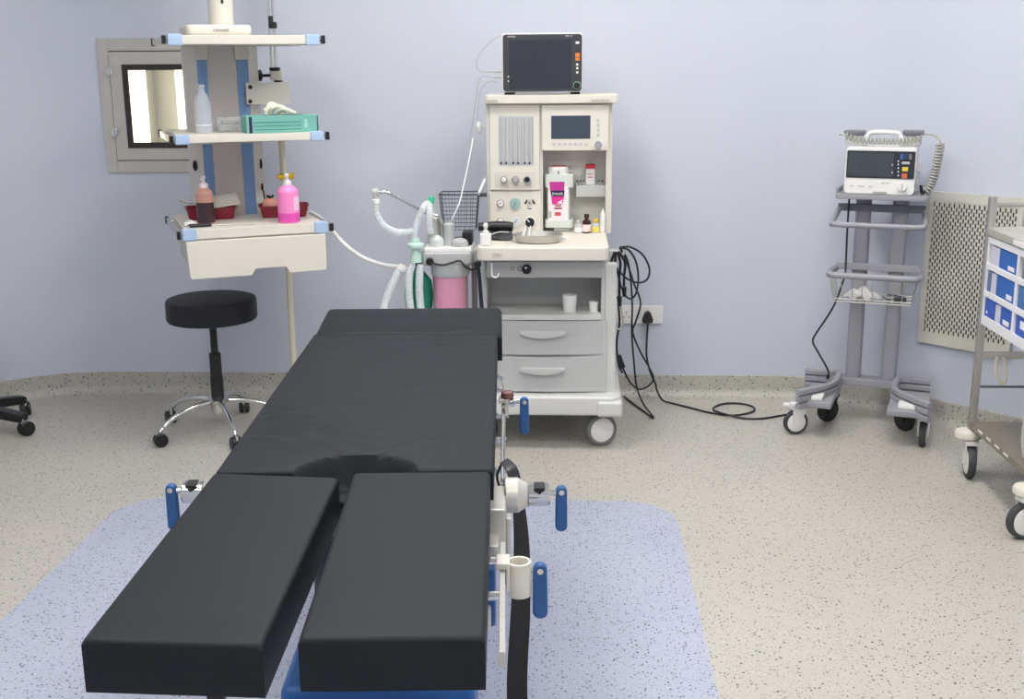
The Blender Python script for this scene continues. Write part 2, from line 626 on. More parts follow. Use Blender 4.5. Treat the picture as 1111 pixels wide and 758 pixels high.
mb = MB(); mb.box((wx0 + g, YB - 0.016, wz0 + g), (wx1 - g, YB - 0.012, wz1 - g)); mb.build('window_pane', mat('clear_glass', (240, 244, 246), 0.05, alpha=0.12), door)
for z in (1.535, 1.26):
    mb = MB(); mb.cyl((dx0 + 0.002, YB - 0.032, z - 0.022), (dx0 + 0.002, YB - 0.032, z + 0.022), 0.0065, bev=0.002, seg=12)
    mb.box((dx0 - 0.012, YB - 0.032, z - 0.016), (dx0 + 0.016, YB - 0.027, z + 0.016), 0.002)
    mb.build('hinge', M_CHROME, pb)
mb = MB()     # the steel chamber behind the door
D = 0.5
mb.box((PX0, YB + .001, PZ0), (PX0 + .004, YB + D, PZ1)); mb.box((PX1 - .004, YB + .001, PZ0), (PX1, YB + D, PZ1))
mb.box((PX0, YB + .001, PZ0), (PX1, YB + D, PZ0 + .004)); mb.box((PX0, YB + .001, PZ1 - .004), (PX1, YB + D, PZ1))
mb.box((PX0, YB + D, PZ0), (PX1, YB + D + .006, PZ1))
mb.build('chamber', M_STEELM, pb)
mb = MB(); mb.box((PX0 + .005, YB + .03, PZ0 + .02), (PX0 + .012, YB + .37, PZ1 - .02), 0.003); mb.build('lamp', M_GLOW, pb)
mb = MB(); mb.box((PX0 + .115, YB + D - .008, PZ0 + .05), (PX1 - .03, YB + D - .001, PZ1 - .05), 0.003); mb.build('far_window', M_GLOW, pb)

# ------------------------------------------------------------------ sockets on the back wall
def socket(name, label, x0, x1, z0, z1, slots):
    t = thing(name, label, 'socket', ((x0 + x1) / 2, YB, z0))
    mb = MB(); mb.box((x0, YB - 0.012, z0), (x1, YB - 0.0003, z1), 0.004); mb.build('plate', M_WHITE, t)
    for sx in slots:
        mb = MB(); mb.box((sx - .034, YB - .0145, z0 + .012), (sx + .034, YB - .0115, z1 - .012), 0.002)
        b = mb.build('outlet', M_LABELW, t)
        mb = MB()
        cz = (z0 + z1) / 2
        for (dx, dz) in ((-.012, -.010), (.012, -.010), (0, .013)):
            mb.cyl((sx + dx, YB - .0152, cz + dz), (sx + dx, YB - .0140, cz + dz), 0.0036, seg=10)
        mb.box((sx - .002, YB - .0152, cz - .002), (sx + .002, YB - .0140, cz + .003))
        mb.build('pin_hole', M_INK, b)
    return t


sk = socket('wall_socket', 'wide white double socket plate low on back wall right of machine', 0.205, 0.432, 0.357, 0.444, (0.262, 0.356))
socket('wall_socket', 'small white socket plate on back wall behind round stool seat', -1.905, -1.815, 0.35, 0.44, (-1.86,))

# ------------------------------------------------------------------ perforated return-air grille on the right corner panel
RC = (Vector((1, 1, 0)).normalized(), 6.56 / math.sqrt(2))
e_u = Vector((1, -1, 0)).normalized()
e_n = Vector((-1, -1, 0)).normalized()


def uz(x, y, off=0.02):
    p = at(x, y, plane=(RC[0], RC[1] - off))
    return (p - Vector((CR, YB, 0))).dot(e_u), p.z


u_tl, z_t = uz(1009, 207)
u_bl, z_b = uz(994.5, 370)
u0 = (u_tl + u_bl) / 2
us0, _ = uz(1008, 280)
us1, _ = uz(1104, 230)
_, zs1 = uz(1030, 219)
_, zs0 = uz(1030, 365)
u1 = us1 + (us0 - u0) * 1.0
GM = Matrix((e_u, e_n, Vector((0, 0, 1)))).transposed().to_4x4()
GM.translation = Vector((CR, YB, 0))
vg = thing('air_grille', 'cream perforated return air grille on right corner wall behind trolley', 'vent', tuple(GM @ Vector(((u0 + u1) / 2, 0.0, z_b))))
mb = MB()
fd = 0.022
for (a, b, c, d) in ((u0, us0, z_b, z_t), (us1, u1, z_b, z_t), (us0, us1, z_b, zs0), (us0, us1, zs1, z_t)):
    mb.box((a, 0.0005, c), (b, fd, d), 0.0, M=GM)
mb.build('frame', M_VENT, vg)
mb = MB()
nc, nr = 33, 19
cw, rh = (us1 - us0) / nc, (zs1 - zs0) / nr


def quad(a, b, c, d):
    if b - a < 1e-5 or d - c < 1e-5:
        return
    y = fd - 0.004
    mb.bm.faces.new([mb.bm.verts.new(GM @ Vector(p)) for p in ((a, y, c), (b, y, c), (b, y, d), (a, y, d))])


for j in range(nc):
    a, b = us0 + j * cw, us0 + (j + 1) * cw
    h0, h1 = a + cw * 0.2, b - cw * 0.2
    quad(a, h0, zs0, zs1); quad(h1, b, zs0, zs1)
    z = zs0
    offs = 0.5 * rh if j % 2 else 0.0
    k = 0
    edges = []
    while True:
        lo = zs0 + offs + k * rh + rh * 0.2
        hi = lo + rh * 0.6
        if hi > zs1:
            break
        edges.append((lo, hi)); k += 1
    for lo, hi in edges:
        quad(h0, h1, z, lo); z = hi
    quad(h0, h1, z, zs1)
mb.build('perforated_plate', M_VENT, vg, solid=0.002)
mb = MB(); mb.box((us0, 0.0008, zs0), (us1, 0.0045, zs1), M=GM); mb.build('backing', M_VENTD, vg)

# ------------------------------------------------------------------ operating table
TR = math.radians(3.2)
tb = thing('operating_table', 'black padded operating table with split leg cushions on a blue base', 'operating table', (-0.422, 2.117, 0), TR)
TMX = tb.matrix_basis.copy()


def tl(p):
    """room point -> the table's own coordinates"""
    return TMX.inverted() @ Vector(p)


ZT = 0.78


def smooth(t):
    t = max(0.0, min(1.0, t))
    return t * t * (3 - 2 * t)


def cushion(name, corners, z_top, th, nu, nv, dent=None, wr=None, edge=0.009, parent=tb):
    """a soft pad: rounded top edges on a grid, straight sides and a flat underside"""
    mb = MB()
    c00, c10, c11, c01 = [Vector((x, y, 0)) for x, y in corners]

    def ease(t, L):
        # grid lines gather along the border so that the rolled edge stays round
        k = edge / L
        if t < 0.12:
            return k * (1 - math.cos(t / 0.12 * PI / 2))
        if t > 0.88:
            return 1 - k * (1 - math.cos((1 - t) / 0.12 * PI / 2))
        return k + (t - 0.12) / 0.76 * (1 - 2 * k)

    LU = (c10 - c00).length
    LV = (c01 - c00).length

    def pos(u, v):
        return c00 * (1 - u) * (1 - v) + c10 * u * (1 - v) + c11 * u * v + c01 * (1 - u) * v

    def fn(uu, vv):
        u, v = ease(uu, LU), ease(vv, LV)
        p = pos(u, v)
        du = min(u, 1 - u) * LU
        dv = min(v, 1 - v) * LV
        z = z_top(u, v) if callable(z_top) else z_top
        drop = 0.0
        for d in (du, dv):
            if d < edge:
                drop += edge - math.sqrt(max(0.0, edge ** 2 - (edge - d) ** 2))
        z -= min(drop, edge)
        z += 0.003 * smooth(du / 0.08) * smooth(dv / 0.08)
        if dent:
            z -= dent(p.x, p.y)
        if wr:
            z += wr(p.x, p.y) * smooth(du / 0.05) * smooth(dv / 0.04)
        return Vector((p.x, p.y, z))

    top = [[mb.bm.verts.new(fn(i / nu, j / nv)) for j in range(nv + 1)] for i in range(nu + 1)]
    for i in range(nu):
        for j in range(nv):
            mb.bm.faces.new((top[i][j], top[i + 1][j], top[i + 1][j + 1], top[i][j + 1]))
    ring = [top[i][0] for i in range(nu + 1)] + [top[nu][j] for j in range(1, nv + 1)] + [top[i][nv] for i in range(nu - 1, -1, -1)] + [top[0][j] for j in range(nv - 1, 0, -1)]
    zb = lambda v: (z_top(0.5, 0.5) if callable(z_top) else z_top) - th
    low = []
    for v in ring:
        u_, v_ = 0, 0
        dz = 0.0
        if callable(z_top):
            vv = (v.co.y - c00.y) / max(1e-6, (c01.y - c00.y))
            dz = z_top(0.5, vv) - z_top(0.5, 0.5)
        low.append(mb.bm.verts.new((v.co.x, v.co.y, zb(0) + dz)))
    n = len(ring)
    for i in range(n):
        mb.bm.faces.new((ring[i], ring[(i + 1) % n], low[(i + 1) % n], low[i]))
    mb.bm.faces.new(low[::-1])
    return mb.build(name, M_VINYL, parent, world=False, sharp=50)


def perineal(x, y):
    # the rounded cut-out of the seat section between the leg cushions
    d = math.hypot(x / 0.118, (y + 0.004) / 0.082)
    return 0.064 * smooth((1.06 - d) / 0.30)


def wrinkles(x, y):
    w = 0.0
    for (x0, y0, ang, ln, wd, h) in [(-.20, .40, -4, .22, .013, .0035), (-.19, .345, -9, .24, .013, .004), (-.17, .29, -17, .22, .013, .004), (-.14, .235, -26, .20, .014, .0042), (-.10, .18, -38, .15, .015, .004),
                                     (-.22, .20, -14, .12, .012, .003), (.10, .13, 22, .12, .018, .003), (.02, .17, 72, .08, .016, .0022),
                                     (.12, 1.04, 6, .20, .02, .003), (-.05, .98, 4, .2, .02, .002), (.10, .55, 5, .2, .03, .0015)]:
        a = math.radians(ang)
        u = (x - x0) * math.cos(a) + (y - y0) * math.sin(a)
        v = -(x - x0) * math.sin(a) + (y - y0) * math.cos(a) + 0.45 * u * u
        h *= 1.5
        w += h * math.exp(-(u / ln) ** 2 * 2) * math.exp(-(v / wd) ** 2) - 0.6 * h * math.exp(-(u / ln) ** 2 * 2) * math.exp(-((v - wd * 1.6) / wd) ** 2)
    return w


cushion('leg_cushion', [(-.294, -.678), (-.038, -.698), (-.026, -.036), (-.276, -.004)], ZT, 0.082, 26, 40)
cushion('leg_cushion', [(.008, -.682), (.268, -.682), (.266, -.010), (-.001, -.010)], ZT, 0.082, 26, 40)
cushion('back_cushion', [(-.274, .0), (.272, .0), (.272, 1.19), (-.272, 1.19)], ZT, 0.08, 96, 150, dent=perineal, wr=wrinkles)
cushion('head_cushion', [(-.268, 1.17), (.286, 1.165), (.284, 1.44), (-.268, 1.44)], lambda u, v: ZT + 0.004 + 0.022 * v, 0.085, 30, 24, edge=0.018)

# support frame, rails, base
mb = MB()
mb.box((-.255, .03, .672), (.252, 1.15, .698), 0.006)
mb.build('back_plate', M_BLACK, tb, world=False)
mb = MB()
mb.box((-.25, 1.19, .68), (.262, 1.40, .697), 0.006)
mb.build('head_plate', M_BLACK, tb, world=False)
for (xa, xb) in ((-.262, -.06), (.03, .25)):
    mb = MB(); mb.box((xa, -.64, .672), (xb, -.03, .6965), 0.005); mb.build('leg_plate', M_BLACK, tb, world=False)
for s in (1, -1):
    mb = MB()
    xr = 0.290 * s
    mb.box((xr - .005, .10 if s > 0 else .145, .672), (xr + .005, .83, .700), 0.002)
    r = mb.build('side_rail', M_CHROME, tb, world=False)
    for y in (.25, .46, .66):
        mb = MB()
        mb.cyl((.24 * s, y, .686), (xr - .004 * s, y, .686), .008, seg=12)
        mb.cyl((xr + .004 * s, y, .686), (xr + .008 * s, y, .686), .007, seg=12)
        mb.build('rail_spacer', M_CHROME, r, world=False)
    for y in (.90, 1.03):
        mb = MB(); mb.cyl((.24 * s, y, .686), (xr - .002 * s, y, .686), .008, seg=12, bev=.002); mb.build('rail_stub', M_CHROME, tb, world=False)
    mb = MB()
    mb.box((xr - .005, -.575, .672), (xr + .005, -.165, .698), 0.0015)
    r = mb.build('leg_rail', M_ALU, tb, world=False)
    for y in (-.22, -.36):
        mb = MB(); mb.cyl((.235 * s, y, .685), (xr - .004 * s, y, .685), .008, seg=12); mb.build('rail_spacer', M_CHROME, r, world=False)
    # hinge block between the seat and the leg plate
    mb = MB()
    mb.box((.262 * s, -.05, .63), ((.296 if s > 0 else .278) * s, .085, .715), 0.006)
    mb.box((.258 * s, -.11, .612), (.282 * s, -.03, .665), 0.005)
    mb.box((.25 * s, .05, .60), (.285 * s, .078, .64), 0.004)
    h = mb.build('leg_hinge', M_ALU, tb, world=False)
    mb = MB()
    mb.box((.296 * s, -.022, .575), (.306 * s, .008, .685), 0.003)
    lv = mb.build('hinge_lever', M_ALU, tb, world=False)
    mb = MB()
    mb.cyl((.301 * s, -.007, .538), (.301 * s, -.007, .578), .0115, bev=.004, seg=16)
    mb.build('lever_grip', M_BLUEH, lv, world=False)
mb = MB()
mb.box((.03, -.155, .575), (.275, -.115, .615), 0.006)
mb.build('cross_bar', M_RUBBER, tb, world=False)
# blue covers under the right and left leg plates
for s in (1,):
    mb = MB(); mb.box((.225 * s, -.215, .55), (.277 * s, -.157, .664), 0.008); mb.build('actuator_cover', M_BLUEB, tb, world=False)
    mb = MB(); mb.box((.235 * s, -.245, .56), (.268 * s, -.2165, .60), 0.005); mb.build('actuator_end', M_ALU, tb, world=False)
# column and base
mb = MB(); mb.prism(rect_out(.34, .40, .04, 5, -.005, .62), .183, .45, bev=.006); mb.build('lower_column', mat('dark_column_cover', (36, 42, 58), .45), tb, world=False)
mb = MB(); mb.prism(rect_out(.29, .34, .03, 5, -.005, .62), .44, .60, bev=.004); mb.build('upper_column', M_STEEL, tb, world=False)
mb = MB(); mb.prism(rect_out(.42, .62, .03, 5, -.005, .60), .60, .672, bev=.008); mb.build('column_head', M_BLACK, tb, world=False)
mb = MB(); mb.box((-.222, .205, .02), (.222, 1.30, .185), 0.022, 3)
mb.build('base', M_BLUEB, tb, world=False)
for (x, y) in ((-.16, .3), (.165, .3), (-.16, 1.2), (.165, 1.2)):
    mb = MB(); mb.cyl((x, y, 0.0), (x, y, .022), .03, seg=20); mb.build('base_foot', M_RUBBER, tb, world=False)
mb = MB(); mb.box((-.128, -.672, .595), (-.104, -.655, .698), 0.003); mb.build('fixing_pin', M_BLACK, tb, world=False)

# clamps on the rails -------------------------------------------------------
def lever(name, t, p, L, w, m=M_BLUEH, tilt=0.0):
    """a flat rounded lever hanging from p (table coordinates)"""
    mb = MB()
    out = []
    for k in range(9):
        a = PI * k / 8
        out.append((w * math.cos(a), w * math.sin(a)))
    for k in range(9):
        a = PI + PI * k / 8
        out.append((w * 1.08 * math.cos(a), -L + w * math.sin(a)))
    Mx = Matrix.Translation(p) @ Matrix.Rotation(tilt, 4, 'Y') @ Matrix.Rotation(PI / 2, 4, 'X')
    mb.prism(out, -.009, .009, M=Mx, bev=.005, seg=3)
    h = mb.build(name, m, t, world=False)
    mb = MB(); mb.cyl(Vector(p) + Vector((0, -.012, 0)), Vector(p) + Vector((0, -.007, 0)), .0055, seg=12); mb.build('pivot_screw', M_CHROME, h, world=False)
    return h


def socket_clamp(label, s, py, rx=.298, L=.075, zz=.70, group=None):
    t = thing('rail_clamp', label, 'clamp', TMX @ Vector((rx * s, py, zz - .02)), TR)
    o = lambda x, y, z: Vector((x * s, y, z + .02))     # the clamp's own coordinates
    mb = MB()
    mb.cyl(o(-.001, 0, 0), o(.022, 0, 0), .036, .036, seg=28)
    mb.cyl(o(.022, 0, 0), o(.042, 0, 0), .036, .024, seg=28)
    mb.build('clamp_body', M_ALU, t, world=False)
    mb = MB()
    mb.cyl(o(.042, 0, 0), o(.087, 0, 0), .023, bev=.003, seg=28)
    hd = mb.build('socket_head', M_CHROME, t, world=False)
    mb = MB()
    mb.prism([(-.011, .0), (.011, .0), (.0, -.014)], -.018, .018, M=Matrix.Translation(o(.066, -.006, .0232)) @ Matrix.Rotation(PI / 2, 4, 'X'))
    mb.build('notch', M_BLACK, hd, world=False)
    mb = MB(); mb.cyl(o(.087, 0, .004), o(.104, 0, .004), .006, seg=14); mb.build('screw', M_CHROME, t, world=False)
    lever('lever_handle', t, o(.111, 0, .008), L, .0115)
    return t


socket_clamp('silver socket clamp with blue lever at right of the split between seat and leg cushions', 1, .066)
socket_clamp('silver socket clamp with blue lever poking out left of the operating table', -1, .098, rx=.281, L=.078)

# small screw clamp further up the right rail
pc = tl(at(553, 434, Z=.705))
t = thing('rail_clamp', 'small chrome clamp with brown knob and blue lever near drawers of machine', 'clamp', TMX @ Vector((.29, pc.y, .69)), TR)
mb = MB(); mb.box((.0065, -.018, -.028), (.013, .018, .022), .002); mb.box((-.012, -.018, .0115), (.008, .018, .022), .002); mb.build('jaw', M_ALU, t, world=False)
mb = MB(); mb.lathe([(0, 0), (.015, .0), (.017, .005), (.015, .015), (.009, .019), (0, .019)], M=T(.010, 0, .0215), seg=12); mb.build('knob', M_BROWNK, t, world=False)
mb = MB(); mb.cyl((.012, 0, .008), (.042, 0, .012), .0065, seg=14); mb.cyl((.018, 0, .009), (.028, 0, .011), .012, seg=16); mb.build('screw', M_CHROME, t, world=False)
mb = MB(); mb.tube([(.0, .01, .022), (.0, .015, .05), (-.012, .018, .078)], .0016, seg=6); mb.build('pin_wire', M_STEEL, t, world=False)
lever('lever_handle', t, Vector((.054, 0, .012)), .078, .0115)

# white ring clamp on the leg rail
pc = tl(at(546, 618, Z=.69))
t = thing('rail_clamp', 'white ring clamp with wide blue lever on the leg rail beside right leg cushion', 'clamp', TMX @ Vector((.29, pc.y, .685)), TR)
mb = MB()
out = []
for k in range(22):
    a = math.radians(-150 + 300 * k / 21)
    out.append((.029 + .022 * math.cos(a), .022 * math.sin(a)))
for k in range(22):
    a = math.radians(150 - 300 * k / 21)
    out.append((.029 + .0165 * math.cos(a), .0165 * math.sin(a)))
mb.prism(out, -.042, .022, bev=.002)
mb.box((.0065, -.022, -.026), (.013, .022, .026), .002)
mb.box((-.010, -.022, .0145), (.008, .022, .026), .002)
mb.build('clamp_ring', M_CREAM, t, world=False)
mb = MB(); mb.cyl((.030, .0, -.02), (.030, .0, .010), .009, seg=14); mb.build('clamp_bolt', M_STEEL, t, world=False)
mb = MB(); mb.cyl((.050, 0, .004), (.060, 0, .004), .004, seg=12); mb.build('screw', M_CHROME, t, world=False)
lever('lever_handle', t, Vector((.066, 0, .006)), .080, .0125)

# black webbing strap hanging from the rail to the floor
t = thing('table_strap', 'long black webbing strap hanging from the right rail down to the floor', 'strap', TMX @ Vector((.30, .14, 0.0)), TR)
mb = MB()
cen = [(.292, .20, .726), (.300, .175, .728), (.312, .15, .715), (.322, .12, .66), (.328, .10, .56), (.324, .085, .42), (.316, .06, .28), (.320, .02, .15), (.330, -.03, .04), (.34, -.12, .008), (.35, -.26, .006)]
wid = [.016, .016, .017, .019, .021, .022, .022, .022, .022, .022, .022]
ang = [60, 55, 50, 55, 40, 20, 10, 5, 0, 0, 0]
pts = crom([Vector(c) for c in cen], 5)
L_, R_ = [], []
for i, p in enumerate(pts):
    f = i / (len(pts) - 1) * (len(cen) - 1)
    k = min(int(f), len(cen) - 2); g = f - k
    a = math.radians(ang[k] * (1 - g) + ang[k + 1] * g); w_ = wid[k] * (1 - g) + wid[k + 1] * g
    d = Vector((math.cos(a), math.sin(a), 0)) * w_
    L_.append(p - d - Vector((.30, .14, 0))); R_.append(p + d - Vector((.30, .14, 0)))
mb.strip(L_, R_)
mb.build('webbing', M_BLACK, t, world=False, solid=.003)
mb = MB(); mb.tube([(-.0225, .05, .69), (-.0185, .055, .708), (-.009, .06, .722), (.003, .052, .708), (.0065, .045, .680), (-.009, .045, .653)], .0028, closed=True, seg=6, spline=3); mb.build('strap_loop', M_BLACK, t, world=False)

# ------------------------------------------------------------------ wheeled stools
def caster_twin(t, p, ang, name='caster', r=.029, stem=.03):
    """small twin-wheel furniture caster standing on the floor at p"""
    p = Vector(p)
    c, s = math.cos(ang), math.sin(ang)
    ax = Vector((-s, c, 0))
    fw = Vector((c, s, 0))
    mb = MB()
    cz = p + Vector((0, 0, r))
    for k in (-1, 1):
        mb.cyl(cz + ax * .004 * k, cz + ax * .021 * k, r, bev=.004, seg=22)
    w = mb.build('caster_wheels', M_BLACK, t, world=True)
    mb = MB()
    mb.cyl(cz + fw * -.014 + Vector((0, 0, r * .6)), cz + fw * -.014 + Vector((0, 0, r + stem)), .006, seg=12)
    mb.box((-.02, -.006, -.004), (.02, .006, .016), .003, M=Matrix.Translation(cz + Vector((0, 0, r * .62))) @ Matrix.Rotation(ang, 4, 'Z'))
    mb.build('caster_stem', M_CHROME, w, world=True)


SX, SY = -1.53, 4.74
st = thing('wheeled_stool', 'round black padded stool with chrome star base below the pendant drawer', 'stool', (SX, SY, 0))
zs = 0.597
mb = MB()
mb.lathe([(0, zs - .098), (.170, zs - .098), (.184, zs - .094), (.190, zs - .084), (.190, zs - .016), (.186, zs - .005), (.172, zs), (.10, zs + .004), (0, zs + .005)], M=T(SX, SY, 0), seg=64)
mb.build('seat', M_STOOL, st)
mb = MB(); mb.cyl((SX, SY, zs - .108), (SX, SY, zs - .097), .10, seg=28); mb.build('seat_plate', M_BLACK, st)
mb = MB(); mb.cyl((SX, SY, .30), (SX, SY, zs - .105), .015, seg=20); mb.build('gas_piston', M_BLACK, st)
mb = MB(); mb.cyl((SX, SY, .245), (SX, SY, .355), .025, bev=.003); mb.cyl((SX, SY, .14), (SX, SY, .25), .0275, bev=.003); mb.build('gas_sleeve', M_BLACK, st)
mb = MB()
mb.lathe([(0, .085), (.026, .085), (.03, .10), (.032, .13), (.048, .14), (.05, .15), (.03, .156), (0, .156)], M=T(SX, SY, 0), seg=28)
mb.build('hub', M_CHROME, st)
for a in (228, 156, 84, 12, 300):
    r = math.radians(a)
    d = Vector((math.cos(r), math.sin(r), 0))
    mb = MB()
    c = Vector((SX, SY, 0))
    pts = crom([c + d * .03 + Vector((0, 0, .142)), c + d * .12 + Vector((0, 0, .136)), c + d * .21 + Vector((0, 0, .112)), c + d * .265 + Vector((0, 0, .078)), c + d * .283 + Vector((0, 0, .062))], 5)
    mb.tube(pts, [.0125 - .003 * i / len(pts) for i in range(len(pts))], seg=12)
    leg = mb.build('leg', M_CHROME, st)
    caster_twin(st, c + d * .283 + Vector((0, 0, 0)), r + random.uniform(-.8, .8))

# the black base of a second chair at the left edge
BX, BY = at(30, 472, Z=0).x - .273, at(30, 472, Z=0).y + .047
ch = thing('office_chair', 'black five star chair base with casters cut off at the left edge', 'chair', (BX, BY, 0))
mb = MB(); mb.lathe([(0, .07), (.035, .07), (.04, .09), (.036, .125), (.028, .15), (0, .15)], M=T(BX, BY, 0)); mb.build('hub', M_BLACK, ch)
mb = MB(); mb.cyl((BX, BY, .14), (BX, BY, .42), .025, seg=20); mb.build('gas_sleeve', M_BLACK, ch)
mb = MB(); mb.lathe([(0, .42), (.12, .42), (.135, .44), (.135, .48), (.12, .50), (0, .505)], M=T(BX, BY, 0), seg=40); mb.build('seat', M_STOOL, ch)
for a in (-10, 62, 134, 206, 278):
    r = math.radians(a)
    d = Vector((math.cos(r), math.sin(r), 0)); nx = Vector((-d.y, d.x, 0))
    Ml = Matrix((d, nx, Vector((0, 0, 1)))).transposed().to_4x4(); Ml.translation = Vector((BX, BY, 0))
    mb = MB()
    for k in range(1):
        out = [(.025, .122), (.15, .116), (.262, .098), (.274, .09), (.272, .066), (.26, .060), (.16, .072), (.025, .085)]
        mb.prism(out, -.026, .026, M=Ml @ Matrix.Rotation(PI / 2, 4, 'X'), bev=.006)
    mb.build('leg', M_BLACK, ch)
    caster_twin(ch, Vector((BX, BY, 0)) + d * .275, r + 1.1, r=.033, stem=.012)

# ------------------------------------------------------------------ ceiling pendant with shelves
PR = math.radians(24)
pd = thing('ceiling_pendant', 'cream ceiling pendant column with three shelves and a drawer left of the machine', 'pendant', (-1.238, 4.464, 0), PR)
PM = pd.matrix_basis.copy()
PI_ = PM.inverted()
pn = (PM.to_3x3() @ Vector((0, 1, 0)))


def pf(x, y, d=0.0):
    """photo point on the vertical plane d behind the shelf fronts, in pendant coordinates"""
    o = PM @ Vector((0, d, 0))
    return PI_ @ at(x, y, plane=(pn, pn.dot(o)))


def ps(x, y, z):
    """photo point at height z, in pendant coordinates"""
    return PI_ @ at(x, y, Z=z)


SW, SD = .2725, .52
zb0, zb1 = .90, .938
zm0 = pf(275, 153.6).z; zm1 = zm0 + .029
zt0 = pf(270, 48.0).z; zt1 = zt0 + .034
for (za, zb_, nm) in ((zb0, zb1, 'bottom'), (zm0, zm1, 'mid'), (zt0, zt1, 'top')):
    mb = MB()
    mb.prism(rect_out(2 * SW, SD, .012, 3, 0, SD / 2), za, zb_, bev=.003)
    sh = mb.build('shelf', M_CREAM, pd, world=False)
    for s in (1, -1):
        mb = MB()
        mb.box((s * (SW - .042), -.008, za - .004), (s * (SW + .012), .032, zb_ + .004), .005)
        mb.build('corner_bumper', M_CORNER, sh, world=False)
        mb = MB()
        zc = (za + zb_) / 2
        mb.box((s * (SW + .022), .004, zc - .013), (s * (SW + .030), SD - .02, zc + .013), .002)
        for yy in (.05, SD - .06):
            mb.cyl((s * (SW - .002), yy, zc), (s * (SW + .024), yy, zc), .006, seg=10)
        rl = mb.build('side_rail', M_CHROME, sh, world=False)
        mb = MB()
        mb.box((s * (SW + .018), -.012, zc - .016), (s * (SW + .033), .006, zc + .016), .003)
        mb.build('end_cap', M_BLACK, rl, world=False)
        mb = MB()
        mb.box((s * (SW + .018), SD - .024, zc - .016), (s * (SW + .033), SD - .008, zc + .016), .003)
        mb.build('end_cap', M_BLACK, rl, world=False)
    if nm == 'mid':
        pass
# drawer under the bottom shelf
mb = MB()
dl, dr = pf(203, 285).x, pf(353.5, 275).x
db = pf(208, 303).z
out = [(dl + .012, db), (-.03, db), (-.015, db + .026), (.105, db + .026), (.12, db), (dr - .004, db + .002), (dr, db + .02), (dr, zb0 - .006), (dl, zb0 - .006), (dl + .006, db + .015)]
mb.prism(out, -.014, .012, M=Matrix.Rotation(PI / 2, 4, 'X'), bev=.004)
front = mb.build('drawer_front', M_CREAM, pd, world=False)
mb = MB(); mb.box((dl + .02, .012, db + .028), (dr - .02, SD - .02, zb0), .004); mb.build('drawer_box', M_CREAM2, pd, world=False)
# column: eight-sided, pale panel between two blue channels
yc = .405
c0, c1 = pf(221, 180, yc).x, pf(276, 180, yc).x
s0, s1 = pf(232, 180, yc).x, pf(263, 180, yc).x
ZLO, ZHI = zb1, zt0
ch = .075
xcl, xcr = pf(205.5, 150, yc + ch).x, pf(284.5, 150, yc + ch).x
mb = MB()
mb.prism([(c0, yc), (c1, yc), (xcr, yc + ch), (xcr, SD + .06), (xcl, SD + .06), (xcl, yc + ch)], ZLO, ZHI, bev=.004)
colm = mb.build('column', M_CREAM, pd, world=False)
mb = MB(); mb.box((s0, yc - .004, ZLO), (s1, yc + .001, ZHI), .001); mb.build('centre_panel', mat('mauve_grey_panel', (200, 192, 188), .45, var=.03), colm, world=False)
for (a, b) in ((c0 + .001, s0 - .001), (s1 + .001, c1 - .001)):
    mb = MB(); mb.box((a, yc - .002, ZLO), (b, yc + .001, ZHI), .001)
    mb.box(((a + b) / 2 - .002, yc - .0035, ZLO), ((a + b) / 2 + .002, yc - .0015, ZHI))
    stp = mb.build('blue_channel', M_STRIP, colm, world=False)
    for zz in (zt0, zm0):
        mb = MB(); mb.box((a - .005, yc - .016, zz - (.055 if zz == zt0 else .03)), (b + .005, yc - .003, zz), .003); mb.build('shelf_bracket', M_CREAM2, colm, world=False)
# gas outlets on the chamfered faces
for (pxx, pyy, side, w_, h_) in ((211.5, 180, -1, .012, .022), (284, 178, 1, .006, .021), (287, 203, 1, .005, .016)):
    if side < 0:
        a, b = Vector((xcl, yc + ch, 0)), Vector((c0, yc, 0))
    else:
        a, b = Vector((c1, yc, 0)), Vector((xcr, yc + ch, 0))
    nn = Vector(((b - a).y, -(b - a).x, 0)).normalized()
    u = (b - a).normalized()
    p = a.lerp(b, .35 if side < 0 else .62)
    p.z = pf(pxx, pyy, yc + .03).z
    Mo = Matrix((u, Vector((0, 0, 1)), nn)).transposed().to_4x4(); Mo.translation = p
    mb = MB(); mb.lathe([(0, .001), (1, .001), (1, .006), (.6, .008), (.5, .003), (0, .003)], M=Mo @ Matrix.Diagonal((w_, h_, 1, 1)), seg=20)
    mb.build('gas_outlet', M_BLACK, colm, world=False)
# collar and neck
mb = MB()
ka, kb = pf(202, 35, .10).x, pf(274, 35, .10).x
mb.prism(rect_out(kb - ka, .30, .03, 4, (ka + kb) / 2, .25), zt1, pf(240, 26.5, .10).z, bev=.012, seg=3)
col = mb.build('collar', M_CREAM, pd, world=False)
text('CEDHAIRE', .013, T((ka + kb) / 2 + .005, .0985, pf(240, 33, .10).z) @ FACE, M_INK, col, world=False)
ncx = pf(239.5, 12, .25).x
mb = MB(); mb.cyl((ncx, .25, zt1 + .02), (ncx, .25, ZC - .07), .0475, seg=36); mb.build('neck', M_CREAM, pd, world=False)
mb = MB(); mb.cyl((ncx, .25, ZC - .08), (ncx, .25, ZC - .001), .14, bev=.01, seg=36); mb.build('ceiling_flange', M_CREAM, pd, world=False)
mb = MB(); mb.box((ncx - .004, .198, pf(242, 2, .2).z - .006), (ncx + .006, .206, pf(242, 2, .2).z + .008), .002); mb.build('neck_screw', M_BLACK, pd, world=False)
